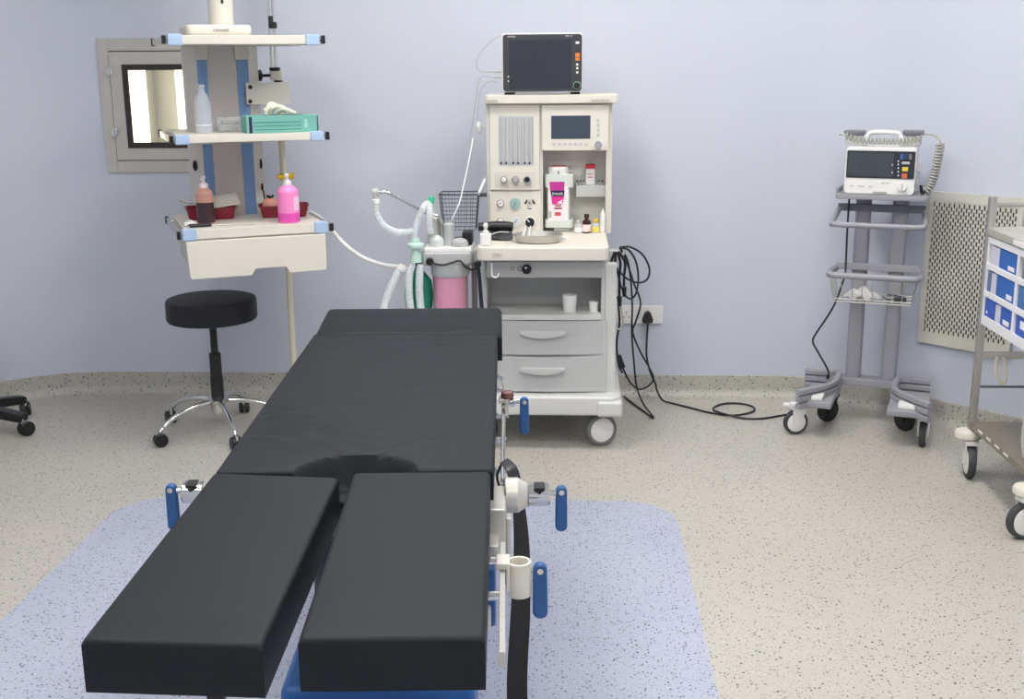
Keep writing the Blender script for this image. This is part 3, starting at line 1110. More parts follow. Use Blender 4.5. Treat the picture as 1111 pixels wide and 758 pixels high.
# infusion pole held by a bracket on the right blue channel
yp = SD + .035
pxr = pf(303, 110, yp).x
mb = MB(); mb.cyl((pxr, yp, .16), (pxr, yp, pf(303, 76, yp).z), .0145, seg=20, bev=.002); pole = mb.build('infusion_pole', M_PVC, pd, world=False)
zcol = pf(299, 74, yp).z
mb = MB(); mb.cyl((pxr - .006, yp, zcol), (pxr - .006, yp, 2.35), .0065, seg=14); mb.cyl((pxr - .024, yp + .004, zcol - .02), (pxr - .024, yp + .004, 2.30), .0055, seg=14)
mb.build('pole_rod', M_CHROME, pole, world=False)
mb = MB(); mb.cyl((pxr - .012, yp, zcol - .01), (pxr - .012, yp, zcol + .004), .024, bev=.003); mb.cyl((pxr, yp, zcol - .058), (pxr, yp, zcol - .052), .019)
mb.build('pole_ring', M_BLACK, pole, world=False)
mb = MB(); mb.box((pxr - .034, yp - .018, zcol - .052), (pxr + .016, yp + .014, zcol - .01), .006); mb.build('pole_sleeve', M_CREAM, pole, world=False)
kx = pf(283, 80, yp).x
mb = MB(); mb.cyl((kx, yp - .004, zcol - .03), (pxr - .034, yp - .004, zcol - .03), .006, seg=12)
mb.lathe([(0, -.008), (.02, -.008), (.024, -.003), (.024, .005), (.012, .010), (0, .010)], M=T(kx - .004, yp - .004, zcol - .03) @ Matrix.Rotation(PI / 2, 4, 'Y'), seg=6)
mb.build('clamp_knob', M_BLACK, pole, world=False)
zk = pf(291, 25, yp).z
mb = MB(); mb.cyl((pxr - .010, yp, zk - .022), (pxr - .010, yp, zk + .004), .018, bev=.003); mb.box((pxr - .028, yp - .014, zk), (pxr - .012, yp + .01, zk + .03), .004); mb.build('rod_clip', M_BLACK, pole, world=False)
ba, bt, bb = pf(267, 100, yc - .03).x, pf(285, 89.5, yc - .03).z, pf(285, 113, yc - .03).z
mb = MB(); mb.box((ba, yc - .034, bb), (pxr + .012, yc - .024, bt), .002); mb.box((pxr + .004, yc - .026, bb), (pxr + .012, yp, bt), .002)
mb.box((ba + .004, yc - .026, bb + .01), (ba + .04, yc - .003, bt - .01), .002)
br = mb.build('pole_bracket', M_CREAM, pd, world=False)
for py_ in (94.5, 110):
    z = pf(271.5, py_, yc - .034).z; x = pf(271.5, py_, yc - .034).x
    mb = MB(); mb.cyl((x, yc - .038, z), (x, yc - .033, z), .0085, seg=16, bev=.001); mb.build('screw_cap', M_BLACK, br, world=False)


# ------------------------------------------------------------------ things lying on the pendant
def on_pd(p):
    return PM @ Vector(p)


# teal glove box with gloves
gl, gr = pf(270, 140, .03), pf(343, 140, .03)
gz = pf(305, 125, .03).z
gx = thing('glove_box', 'teal cardboard glove box on the middle shelf of the pendant', 'box', on_pd(((gl.x + gr.x) / 2, .08, zm1)), PR + math.radians(1.5))
W, Dp, Hh = (gr.x - gl.x) + .02, .115, gz - zm1 - .001
mb = MB(); mb.box((-W / 2, -.05, 0.0005), (W / 2, -.05 + Dp, Hh), .0015); mb.build('carton', M_TEAL, gx, world=False)
mb = MB(); mb.box((-W / 2 + .010, -.0508, .001), (-W / 2 + .022, -.0490, Hh - .003)); mb.box((W / 2 - .006, -.0508, .004), (W / 2 - .0025, -.049, Hh - .004)); mb.build('dark_band', M_NAVY, gx, world=False)
mb = MB()
for k in range(3):
    mb.box((-W / 2 + .03, -.0506, .012 + k * .014), (W / 2 - .07, -.0495, .0145 + k * .014))
mb.build('printed_lines', M_TEALD, gx, world=False)
mb = MB(); mb.box((W / 2 - .058, -.0507, .018), (W / 2 - .044, -.0495, .036), .001); mb.sph((W / 2 - .051, -.0500, .044), .007, 10, (1, .08, 1)); mb.build('printed_emblem', mat('pale_teal_print', (150, 206, 192), .6), gx, world=False)
mb = MB(); mb.box((-.04, -.02, Hh - .001), (.09, .035, Hh + .0006), .0005); mb.build('opening', M_TEALD, gx, world=False)
gv = thing('latex_gloves', 'ivory latex gloves pulled out on top of the teal glove box', 'glove', on_pd(((gl.x + gr.x) / 2 + .0, .075, zm1 + Hh)), PR)
mb = MB()
hh = .0008
for (pts, r) in [([(-.055, 0, .004), (-.045, .0, .03), (-.03, .005, .042), (-.01, 0, .03), (.0, -.01, .014)], .011), ([(-.035, .01, .004), (-.03, -.01, .028), (-.012, -.012, .034), (.012, -.014, .028), (.03, -.02, .012)], .010),
                 ([(-.02, -.005, .01), (.0, -.014, .024), (.025, -.02, .022), (.045, -.026, .012), (.058, -.03, .008)], .0075), ([(-.01, .012, .006), (.01, .01, .018), (.035, .004, .016), (.05, 0.0, .009)], .008),
                 ([(-.05, .012, .006), (-.055, .004, .022), (-.048, -.008, .014)], .008)]:
    n = len(pts) * 4 - 3
    mb.tube(pts, [r * (0.55 + .45 * math.sin(PI * (i + .6) / n)) for i in range(n)], seg=10, spline=4)
mb.build('glove_folds', M_GLOVE, gv, world=False)

# clear open container and clear bottle beside it
pa, pb_ = pf(236, 140, .2), pf(262, 140, .2)
bc = thing('clear_container', 'small clear plastic container of grey items left of the glove box', 'container', on_pd(((pa.x + pb_.x) / 2, .20, zm1)), PR)
w2 = .050
mb = MB()
t_ = .0015
mb.box((-w2, -.04, .0005), (w2, .04, .003))
for (a, b, c, d) in ((-w2, w2, -.04, -.04 + t_), (-w2, w2, .04 - t_, .04), (-w2, -w2 + t_, -.04, .04), (w2 - t_, w2, -.04, .04)):
    mb.box((a, c, .003), (b, d, .058))
mb.build('box_shell', M_CLEAR, bc, world=False)
mb = MB(); mb.box((-.042, -.03, .0045), (.03, .03, .03), .004); mb.box((-.03, -.025, .03), (.042, .02, .046), .004); mb.build('grey_contents', mat('grey_packs', (150, 146, 140), .5, var=.25, scale=60), bc, world=False)
pb_ = pf(221.5, 140, .15)
cb = thing('clear_bottle', 'tall clear plastic bottle at the left end of the middle pendant shelf', 'bottle', on_pd((pb_.x, .15, zm1)), PR)
mb = MB()
mb.lathe([(0, .001), (.030, .001), (.033, .006), (.033, .10), (.030, .125), (.021, .148), (.012, .158), (.011, .172), (.013, .174), (.013, .186), (0, .187)], seg=32)
mb.build('bottle_body', mat('clear_bottle_plastic', (226, 230, 234), .15, alpha=.38), cb, world=False)
mb = MB(); mb.lathe([(.0335, .03), (.0335, .031), (.0335, .034), (.0333, .035)], seg=32); mb.build('bottle_ring', M_CLEARH, cb, world=False)

# bottom shelf: two maroon trays
def tray(label, px0, px1, pyf, ang):
    a, b = ps(px0, pyf, zb1), ps(px1, pyf, zb1)
    w = (b.x - a.x) / 2
    d = .062
    c = Vector(((a.x + b.x) / 2, (a.y + b.y) / 2 + d * .93, zb1))
    t = thing('kidney_tray' if False else 'instrument_tray', label, 'tray', on_pd(c), PR + ang, None)
    mb = MB()
    o = lambda s_, z: [(x, y, z) for x, y in rect_out(2 * w * s_, 2 * d * s_, .018, 4)]
    rings = [o(.90, .0008), o(1.0, .046), o(1.05, .0465), o(1.05, .050), o(.985, .0495), o(.885, .004)]
    vs = [[mb.bm.verts.new(p) for p in r] for r in rings]
    for r0, r1 in zip(vs, vs[1:]):
        n = len(r0)
        for i in range(n):
            mb.bm.faces.new((r0[i], r0[(i + 1) % n], r1[(i + 1) % n], r1[i]))
    mb.bm.faces.new(vs[0][::-1]); mb.bm.faces.new(vs[-1])
    mb.build('tray_body', M_MAROON, t, world=False)
    return t, w, d


tA, wA, dA = tray('maroon plastic tray behind the brown pump bottle on the bottom pendant shelf', 203, 259, 238.5, math.radians(-3))
tB, wB, dB = tray('maroon plastic tray behind the pink pump bottle on the bottom pendant shelf', 283, 339, 236.0, math.radians(-8))


def pump_bottle(label, bx, by, r, h, mats, liquid, loc_y=0.0, necks=M_WHITE, group=None):
    p = ps(bx, by, zb1)
    t = thing('pump_bottle', label, 'bottle', on_pd((p.x, p.y + r + loc_y, zb1)), PR - .35)
    mb = MB()
    mb.lathe([(0, .0008), (r - .003, .0008), (r, .005), (r, h * .80), (r * .94, h * .87), (r * .6, h * .96), (r * .42, h), (0, h)], seg=32)
    mb.build('bottle_body', mats, t, world=False)
    mb = MB(); mb.lathe([(r * .5, .004), (r + .0006, .006), (r + .0006, liquid), (r * .5, liquid + .0005)], seg=32)
    mb.build('liquid', M_BROWNL if mats is M_BROWNB else M_PINKD, t, world=False)
    mb = MB()
    mb.lathe([(0, h - .002), (.017, h - .002), (.017, h + .012), (.010, h + .018), (.0055, h + .020), (.0055, h + .034), (.009, h + .036), (.009, h + .044), (0, h + .046)], seg=20)
    mb.tube([(0, 0, h + .040), (.0, -.018, h + .042), (.0, -.030, h + .036)], .0045, seg=8, spline=3)
    mb.build('pump', necks, t, world=False)
    return t


pump_bottle('brown pump bottle half full of dark liquid on the bottom pendant shelf', 225, 243.5, .034, .145, M_BROWNB, .086, necks=mat('pale_pink_pump', (240, 226, 228), .4))
t = pump_bottle('pink pump bottle with white label on the bottom pendant shelf', 316, 242.5, .043, .150, M_PINKB, .040, necks=mat('pale_pink_pump', (240, 226, 228), .4))
mb = MB()
for a in range(10):
    pass
n = 10
L_, R_ = [], []
for i in range(n + 1):
    a = math.radians(-50 + 75 * i / n)
    L_.append((.0438 * math.cos(a), .0438 * math.sin(a), .050)); R_.append((.0438 * math.cos(a), .0438 * math.sin(a), .105))
mb.strip(L_, R_)
mb.build('bottle_label', mat('pale_pink_label', (242, 200, 224), .5, var=.08, scale=90), t, world=False)

# tan round jar in the right tray and the yellow capped bottle behind the pink one
tb_m = tB.matrix_basis
p = tb_m @ Vector((-.055, .0, .006))
t = thing('round_jar', 'peach coloured round jar with black top standing in the right maroon tray', 'jar', p, PR)
mb = MB(); mb.lathe([(0, 0), (.026, 0), (.031, .01), (.032, .04), (.03, .058), (.02, .07), (0, .073)], seg=28); mb.build('jar_body', mat('peach_plastic', (228, 162, 140), .4), t, world=False)
mb = MB(); mb.cyl((-.004, 0, .071), (.0, 0, .082), .012, seg=14); mb.cyl((.008, 0, .071), (.016, 0, .085), .004, seg=8); mb.cyl((-.02, 0, .062), (-.024, 0, .105), .0035, seg=8); mb.build('jar_top', M_BLACK, t, world=False)
p = ps(312, 233, zb1)
q_ = ps(311, 225, zb1)
t = thing('yellow_capped_bottle', 'white bottle with yellow trigger cap behind the pink pump bottle', 'bottle', tb_m @ Vector((.015, .012, .006)), PR)
mb = MB(); mb.lathe([(0, 0), (.024, 0), (.027, .006), (.027, .11), (.016, .138), (.012, .15), (0, .15)], seg=28); mb.build('bottle_body', M_WHITE, t, world=False)
mb = MB(); mb.box((-.036, -.012, .148), (.004, .012, .168), .005); mb.box((.010, -.010, .146), (.036, .010, .172), .007); mb.box((-.01, -.008, .140), (.016, .008, .156), .004); mb.build('trigger_cap', M_YELC, t, world=False)

# instruments
ta_m = tA.matrix_basis
t = thing('steel_forceps', 'steel forceps leaning over the left rim of the left maroon tray', 'instrument', ta_m @ Vector((-.06, .02, .052)), PR)
mb = MB(); mb.tube([(-.058, .03, .026), (-.02, .012, .012), (.03, -.01, .0065)], .0035, seg=8); mb.tube([(-.056, .036, .020), (-.02, .018, .010), (.03, -.006, .0065)], .003, seg=8); mb.build('tongs', M_STEEL, t, world=False)
t = thing('paper_packet', 'beige paper packet propped on the right end of the left maroon tray', 'packet', ta_m @ Vector((.055, -.01, .049)), PR)
PK = Matrix.Rotation(math.radians(-7), 4, 'Y') @ Matrix.Rotation(math.radians(32), 4, 'X') @ T(0, 0, .022)
mb = MB(); mb.box((-.045, -.035, .001), (.062, .045, .006), .002, M=PK); mb.build('packet_sheet', M_PAPER, t, world=False)
mb = MB(); mb.box((-.03, -.022, .0062), (.05, .030, .0078), .0005, M=PK); mb.build('packet_window', mat('clear_film', (226, 222, 214), .3, alpha=.8), t, world=False)
a = ps(206, 247.5, zb1); b = ps(231, 247, zb1)
t = thing('black_case', 'flat black instrument case in front of the brown pump bottle', 'case', on_pd(((a.x + b.x) / 2, a.y + .016, zb1)), PR)
w = (b.x - a.x) / 2
mb = MB(); mb.box((-w, -.013, .0005), (w, .013, .014), .006, 3); mb.build('case_body', M_BLACK, t, world=False)
mb = MB(); mb.box((-w - .002, -.0005 - .0135, .0085), (w + .001, .0135, .010), .001); mb.build('case_seam', M_RUBBER, t, world=False)
a = ps(234, 245, zb1); b = ps(276, 243.5, zb1)
t = thing('steel_scissors', 'thin steel scissors lying on the bottom pendant shelf between the bottles', 'instrument', on_pd((a.x, a.y, zb1)), PR)
e = Vector((b.x - a.x, b.y - a.y, 0))
mb = MB(); mb.tube([(0.004, .0, .004), e * .5 + Vector((0, 0, .004)), e + Vector((0, 0, .0035))], .0025, seg=8); mb.tube([(0.004, .012, .004), e * .5 + Vector((0, .002, .004)), e * .97 + Vector((0, -.004, .0035))], .0025, seg=8)
mb.build('blades', M_STEEL, t, world=False)
a = ps(197, 247, zb1)
t = thing('folded_tissue', 'small white folded tissue at the left front corner of the bottom pendant shelf', 'tissue', on_pd((-.235, a.y + .06, zb1)), PR)
mb = MB()
mb.grid(lambda u, v: Vector((-.028 + .05 * u, -.05 + .10 * v, .004 + .010 * abs(math.sin(u * 5 + v * 3)) * math.sin(PI * u) + .006 * math.sin(PI * v))), 14, 16)
mb.build('tissue_sheet', M_LABELW, t, world=False, solid=.002)

# white suction hose running from the pendant to the breathing system
t = thing('suction_hose', 'white flexible hose sagging from pendant to breathing system', 'hose', on_pd((SW + .03, .3, .90)))
mb = MB()
pts = [on_pd((SW - .02, SD + .03, .915)), on_pd((SW + .045, SD + .005, .918)), on_pd((SW + .056, .28, .905)), at(371, 262, Y=4.62), at(393, 279, Y=4.62), at(418, 287.5, Y=4.62), at(440, 289.5, Y=4.62)]
mb.tube(pts, .0085, seg=12, spline=8)
mb.build('hose_tube', M_WHITE, t)
mb = MB(); mb.cyl(pts[0] + Vector((-.006, .01, .0)), pts[0] + Vector((.012, -.012, -.006)), .0115, seg=14); mb.build('hose_fitting', M_GREYP, t)

# ------------------------------------------------------------------ anaesthesia machine
YD, YL, YCAB, YBK = 4.45, 4.57, 4.85, 5.14
mx = lambda x, y, Y: at(x, y, Y=Y)
am = thing('anaesthesia_machine', 'tall cream anaesthesia machine with drawers and flowmeters against the back wall', 'anaesthesia machine', (-.09, 4.8, 0))
DX0, DX1 = mx(517, 275, YD).x, mx(661, 275, YD).x
ZD1, ZD0 = mx(590, 268, YD).z, mx(590, 283.5, YD).z
CX0, CX1 = mx(528, 180, YCAB).x, mx(664, 180, YCAB).x
CZ1 = mx(600, 112, YCAB).z
TZ1 = mx(600, 102.5, YCAB).z
LX0, LX1 = CX0 + .0, mx(655, 380, YL).x


def fbox(name, x0, y0, x1, y1, Y, d0, d1, m, parent, bev=.0015):
    """a block whose front outline is measured on the plane Y: sticks out d0 to the front, d1 to the back"""
    a, b = at(x0, y0, Y=Y), at(x1, y1, Y=Y)
    mb = MB(); mb.box((min(a.x, b.x), Y - d0, min(a.z, b.z)), (max(a.x, b.x), Y + d1, max(a.z, b.z)), bev)
    return mb.build(name, m, parent)


def disc(name, x, y, Y, rpx, d0, m, parent, d1=0.0, seg=24, bev=.0008):
    p = at(x, y, Y=Y)
    r = rpx * Y / FWY
    mb = MB(); mb.cyl((p.x, Y + d1, p.z), (p.x, Y - d0, p.z), r, seg=seg, bev=min(bev, r * .3, (d0 + d1) * .3))
    return mb.build(name, m, parent)


FWY = F * 1.0
# base with casters
bz0, bz1 = .150, .232
M_BASE = mat('base_grey_white', (206, 206, 203), .42)
mb = MB()
mb.prism(rect_out(.60, .60, .05, 5, -.092, 4.82), bz0, bz1, bev=.012, seg=3)
base = mb.build('base', M_BASE, am)
for sx in (-1, 1):
    mb = MB(); xx = -.092 + .255 * sx
    mb.box((xx - .055, 4.512, bz0 - .004), (xx + .050, 4.66, bz1 - .018), .014, 3); mb.build('corner_fender', M_BASE, base)


def caster(t, p, ang, r=.065, w=.03, tyre=M_RUBBER, disc_m=M_WHITE, fork=M_GREYP, name='caster', ztop=.15, off=.02, plates=(1, -1)):
    """swivel caster; p is the swivel axis on the floor, ang the rolling direction"""
    fw = Vector((math.cos(ang), math.sin(ang), 0)); ax = Vector((-fw.y, fw.x, 0))
    c = Vector((p[0], p[1], r)) - fw * off
    q = ax.to_track_quat('Z', 'Y').to_matrix().to_4x4()
    Mw = Matrix.Translation(c) @ q
    mb = MB()
    mb.lathe([(r * .76, -w * .42), (r * .90, -w * .5), (r * .97, -w * .42), (r, -w * .25), (r, w * .25), (r * .97, w * .42), (r * .90, w * .5), (r * .76, w * .42)], M=Mw, seg=36)
    wh = mb.build('caster_wheel', tyre, t)
    mb = MB()
    mb.lathe([(0, -w * .52), (r * .2, -w * .56), (r * .70, -w * .52), (r * .78, -w * .40), (r * .78, w * .40), (r * .70, w * .52), (r * .2, w * .56), (0, w * .52)], M=Mw, seg=32)
    mb.build('wheel_disc', disc_m, wh)
    mb = MB()
    Mf = Matrix((fw, ax, Vector((0, 0, 1)))).transposed().to_4x4(); Mf.translation = c
    top = ztop - r
    k = w * .5 + .003
    for s in plates:
        out = [(-.012, -.012), (.010, -.012), (off + .022, top - .012), (off + .022, top), (-.02, top), (-.022, r * .5)]
        mb.prism(out, -.003, .003, M=Mf @ T(0, s * (k + .003), 0) @ Matrix.Rotation(PI / 2, 4, 'X'), bev=.001)
    mb.box((-.03, -k - .006, max(r + .004, top - .03)), (off + .026, k + .006, top), .006, M=Mf)
    mb.build('caster_fork', fork, wh)
    return wh


caster(am, (.108, 4.60), math.radians(202), w=.044, tyre=mat('grey_tyre', (112, 112, 110), .6), disc_m=M_WHITE, fork=M_WHITE, ztop=.152, r=.068, plates=(-1,))
caster(am, (-.345, 4.60), math.radians(40), ztop=.152)
caster(am, (.135, 5.05), math.radians(100), ztop=.152)
caster(am, (-.345, 5.05), math.radians(70), ztop=.152)

# lower carcass around the open bay
zb_top = mx(600, 347, YL).z      # top of the drawers
zl_top = mx(600, 341, YL).z + .004      # ledge
zu = mx(600, 300, YL).z          # lower edge of the panel under the desk
mb = MB()
mb.box((LX0, YL + .012, bz1 - .004), (LX1 + .012, YBK, zb_top - .002), .004)
mb.box((LX0, YL + .21, zb_top - .004), (LX1 + .012, YBK, ZD0 + .002), .003)
mb.box((LX0, YL + .03, zb_top - .004), (LX0 + .012, YBK, ZD0 + .002), .002)
mb.box((LX1 - .012, YL + .03, zb_top - .004), (LX1 + .012, YBK, ZD0 + .002), .002)
mb.build('carcass', M_GREYP, am)
fbox('side_pillar', 656.5, 286, 667, 436, YL + .03, .005, .05, M_BASE, am, .006)
mb = MB()
pts = [(LX0 + .012, YL + .209), (LX0 + .012, YL + .008), (LX0 + .1, YL - .006), (LX1 - .1, YL - .006), (LX1 - .01, YL + .008), (LX1 - .01, YL + .209)]
mb.prism(pts, zb_top - .001, zl_top - .004, bev=.004)
mb.build('ledge', M_BASE, am)


def drawer(y0, y1):
    a, b = at(545, y0, Y=YL), at(655, y1, Y=YL)
    z1, z0 = at(600, y0, Y=YL).z, at(600, y1, Y=YL).z
    mb = MB()
    xa, xb = LX0 + .004, LX1 - .004
    n = 10
    out = [(xa + (xb - xa) * i / n, YL + .010 - .016 * math.sin(PI * i / n)) for i in range(n + 1)] + [(xb, YL + .10), (xa, YL + .10)]
    mb.prism(out, z0 + .0015, z1 - .0015, bev=.003)
    d = mb.build('drawer', M_GREYD, am)
    h0, h1 = at(564, y0 + 11, Y=YL), at(613, y0 + 20, Y=YL)
    mb = MB()
    n = 14
    L_ = []
    for zf in (0, 1):
        pass
    prof = []
    cx_ = (h0.x + h1.x) / 2; hw = (h1.x - h0.x) / 2
    out = [(cx_ - hw + 2 * hw * i / n, h0.z - .004 - (h0.z - h1.z) * (.35 + .65 * math.sin(PI * i / n)) ** 1.0 * .75) for i in range(n + 1)] + [(cx_ + hw, h0.z), (cx_ - hw, h0.z)]
    mb.prism(out, -(YL + .0), -(YL - .026), M=Matrix.Rotation(PI / 2, 4, 'X'), bev=.004, seg=2)
    mb.build('handle', mat('handle_grey', (190, 191, 190), .4), d)


drawer(347.5, 385)
drawer(387, 425)
fbox('under_desk_panel', 528, 284, 655, 301, YL - .02, .004, .06, M_GREYP, am, .003)
kb = disc('control_knob', 571.5, 291.5, YL - .024, 5.2, .016, M_BLACK, am)
disc('knob_pointer', 570.5, 290.5, YL - .040, 1.4, .0012, M_LABELW, kb, seg=12)
for (x, y, r) in ((556, 291, 2.4), (564, 291.5, 2.8)):
    disc('panel_print', x, y, YL - .024, r, .0008, M_INK, am, seg=18)
    disc('panel_print', x, y, YL - .0246, r - .8, .0008, M_GREYP, am, seg=18)

# desk
mb = MB()
r = .035
out = rect_out(DX1 - DX0, 4.93 - YD, r, 6, (DX0 + DX1) / 2, (4.93 + YD) / 2)
mb.prism(out, ZD0, ZD1, bev=.008, seg=3)
desk = mb.build('desk', M_CREAM, am)
p = mx(539.5, 276.5, YD)
mb = MB(); mb.lathe([(0, 0), (.021, 0), (.022, .001), (.020, .002), (0, .002)], M=T(p.x, YD + .0005, p.z) @ Matrix.Rotation(PI / 2, 4, 'X'), seg=28, sy=.55)
bd = mb.build('badge', M_CREAM2, desk)
text('MCA', .010, T(p.x, YD - .0016, p.z) @ FACE, M_INK, bd)
# white hook under the left end of the desk
p0 = mx(533.5, 285, YD + .02)
mb = MB(); mb.tube([p0, p0 + Vector((0, 0, -.045)), p0 + Vector((.006, 0, -.056)), p0 + Vector((.016, 0, -.058)), p0 + Vector((.024, 0, -.052)), p0 + Vector((.026, 0, -.042))], .0035, seg=8, spline=3); mb.build('side_hook', M_WHITE, am)

# upper cabinet
xm0, xm1 = mx(586, 180, YCAB).x, mx(589, 180, YCAB).x
zsb = mx(600, 163.5, YCAB).z         # underside of the display module
zdk = ZD1
mb = MB()
mb.box((CX0, YCAB + .13, zdk - .01), (CX1, YBK, CZ1), .002)                  # rear body
mb.box((CX0, YCAB + .004, zdk - .01), (xm1, YCAB + .2, CZ1), .002)            # left block
mb.box((xm1 - .002, YCAB + .004, zsb + .002), (CX1, YCAB + .2, CZ1), .002)    # block behind the display
mb.box((mx(657, 200, YCAB).x, YCAB + .002, zdk - .004), (CX1, YCAB + .2, zsb + .004), .002)
cab = mb.build('upper_cabinet', M_CREAM2, am)
fbox('alcove_back', 588, 162, 658, 256, YCAB + .127, .002, .003, mat('alcove_grey', (226, 223, 218), .5, var=.04), am, 0)
fbox('alcove_shelf', 625, 201, 658, 213.5, YCAB + .05, .0, .077, M_GREYP, am, .002)
mb = MB()
tx0, tx1 = mx(526, 107, YCAB).x, mx(671, 107, YCAB).x
mb.prism(rect_out(tx1 - tx0, YBK - YCAB + .035, .02, 4, (tx0 + tx1) / 2, (YBK + YCAB - .025) / 2), CZ1, TZ1, bev=.004)
top = mb.build('top_shelf', M_CREAM, am)
text('mindray', .0135, T(mx(534.5, 109.5, YCAB).x, YCAB - .0335, mx(534.5, 109.2, YCAB - .03).z) @ FACE, M_INK, top)
text('WATO EX-35', .0125, T(mx(650.5, 109.5, YCAB).x, YCAB - .0335, mx(650.5, 109.2, YCAB - .03).z) @ FACE, M_INK, top)
# flowmeter block
a, b = mx(531, 113.5, YCAB), mx(585, 206, YCAB)
fb = fbox('flowmeter_panel', 531, 113.5, 585.5, 206, YCAB, .006, .006, M_CREAM, am, .003)
fw = fbox('flowmeter_window', 540.5, 125.5, 578, 179, YCAB - .006, .0012, .0, M_TUBEG, fb, .0005)
for x in (546.5, 559.5, 572.0):
    p, q2 = mx(x, 128, YCAB - .01), mx(x, 176, YCAB - .01)
    for dx in (-2.6, 2.6):
        p, q2 = mx(x + dx, 128, YCAB - .0095), mx(x + dx, 174.5, YCAB - .0095)
        mb = MB(); mb.cyl(q2, p, .0042, seg=12); mb.build('flow_tube', mat('tube_glass', (206, 206, 208), .15, alpha=.75), fw)
        disc('tube_foot', x + dx, 176.8, YCAB - .0075, 1.2, .004, M_BLACK, fw, seg=12)
    for k in range(1):
        mb = MB(); s0_, s1_ = mx(x + 5.8, 126.5, YCAB - .0078), mx(x + 6.4, 178, YCAB - .0078); mb.box((s0_.x, YCAB - .0085, s1_.z), (s1_.x, YCAB - .0072, s0_.z)); mb.build('tube_divider', M_WIRE, fw)
mb = MB()
kp = fbox('knob_recess', 536.5, 186.5, 580.5, 203, YCAB - .0058, .0008, .0, M_CREAM2, fb, .0004)
for (x, m_) in ((547, M_WHITE), (559.5, M_ALU), (572, M_BLACK)):
    k_ = disc('flow_knob', x, 194.5, YCAB - .006, 3.9, .022, M_CHROME, fb)
    disc('knob_cap', x - .3, 194.8, YCAB - .028, 2.7, .002, m_, k_)
# lower gauge panel
gp = fbox('gauge_panel', 531, 208, 586, 258, YCAB, .002, .006, M_CREAM, am, .002)


def gauge(x, y, r, face, needle_deg):
    g_ = disc('gauge', x, y, YCAB - .002, r, .008, M_CHROME if r < 5 else face, gp)
    disc('dial', x, y, YCAB - .010, r * .8, .0008, face if r >= 5 else M_LABELW, g_)
    p = at(x, y, Y=YCAB - .0115)
    a_ = math.radians(needle_deg); l_ = r * .7 * YCAB / F
    mb = MB(); mb.tube([p - Vector((math.cos(a_), 0, math.sin(a_))) * l_ * .3, p + Vector((math.cos(a_), 0, math.sin(a_))) * l_], .0011, seg=6); mb.cyl(p + Vector((0, .0005, 0)), p - Vector((0, .001, 0)), .0022, seg=10)
    mb.build('needle', M_BLACK, g_)


gauge(543, 220.5, 4.2, M_LABELW, 200)
gauge(559, 220.5, 5.8, M_TEALG, 250)
gauge(543, 240.5, 4.2, M_LABELW, 200)
gauge(559, 241, 5.6, mat('pale_dial', (206, 210, 214), .4), 60)
rg = disc('dial_ring', 575, 240.8, YCAB - .002, 6.6, .006, M_WHITE, gp)
kk = disc('main_knob', 575, 240.8, YCAB - .008, 4.9, .018, M_BLACK, gp)
p = at(573.5, 239.8, Y=YCAB - .0265)
mb = MB(); mb.box((-.010, -.001, -.002), (.006, .0005, .002), M=Matrix.Translation(p) @ Matrix.Rotation(math.radians(50), 4, 'Y')); mb.build('knob_mark', M_LABELW, kk)
# black three-part marking above it
p = at(574.8, 219.5, Y=YCAB - .0028)
mb = MB()
for sgn in (1, -1):
    mb.prism([(sgn * .009, .012), (sgn * .013, .012), (sgn * .024, -.004), (sgn * .018, -.008), (sgn * .014, -.004)], -.0006, .0006, M=Matrix.Translation(p) @ FACE)
mb.build('switch_mark', M_BLACK, gp)
mb = MB(); mb.prism([(-.011, -.024), (-.006, -.028), (.006, -.028), (.011, -.024), (.0, -.0255)], -.0006, .0006, M=Matrix.Translation(p) @ FACE); mb.build('switch_arc', M_BLACK, gp)
mb = MB(); mb.lathe([(0, .001), (.008, .001), (.007, .008), (0, .009)], M=Matrix.Translation(p) @ FACE, seg=16); mb.build('switch_button', M_STEEL, gp)
# display module
dm = fbox('display_module', 588, 113.5, 660, 163, YCAB, .012, .006, M_CREAM, am, .003)
Yf = YCAB - .012
fbox('display_screen', 598, 125.5, 640.5, 150.5, Yf, .0012, .0, M_SCREEN2, dm, .0004)
for k in range(7):
    fbox('soft_key', 599.5 + 5.85 * k, 155, 602.6 + 5.85 * k, 157.8, Yf, .0025, .0, M_GREYP, dm, .0005)
for y in (130.5, 135.8, 141, 146.3):
    disc('round_key', 649, y, Yf, 1.5, .0025, M_GREYD, dm, seg=14, bev=.0004)
disc('encoder_knob', 649, 156.6, Yf, 3.8, .018, M_CHROME, dm)

# ------------------------------------------------------------------ patient monitor on top
pmn = thing('patient_monitor', 'patient monitor with a dark blank screen standing on top of the machine', 'monitor', ((mx(545, 60, 4.84).x + mx(631, 60, 4.84).x) / 2, 4.90, TZ1))
YM = 4.84
a, b = mx(544, 36, YM), mx(632, 101.5, YM)
zlo, zhi = TZ1 + .010, a.z
mb = MB(); mb.prism([(x, z) for x, z in rect_out(b.x - a.x, zhi - zlo, .012, 4, (a.x + b.x) / 2, (zhi + zlo) / 2)], -(YM + .13), -(YM + .004), M=Matrix.Rotation(PI / 2, 4, 'X'), bev=.004)
mb.build('housing', M_WHITE, pmn)
bx = at(545.5, 37.5, Y=YM); bx2 = at(631, 100, Y=YM)
mb = MB(); mb.prism([(x, z) for x, z in rect_out(bx2.x - bx.x, bx.z - max(bx2.z, zlo + .004), .012, 4, (bx.x + bx2.x) / 2, (bx.z + max(bx2.z, zlo + .004)) / 2)], -(YM + .006), -(YM - .010), M=Matrix.Rotation(PI / 2, 4, 'X'), bev=.003)
bz = mb.build('bezel', M_BEZEL, pmn)
Yq = YM - .010
fbox('screen', 552, 43.5, 619.5, 96, Yq, .0012, .0, M_SCREEN, pmn, .0004)
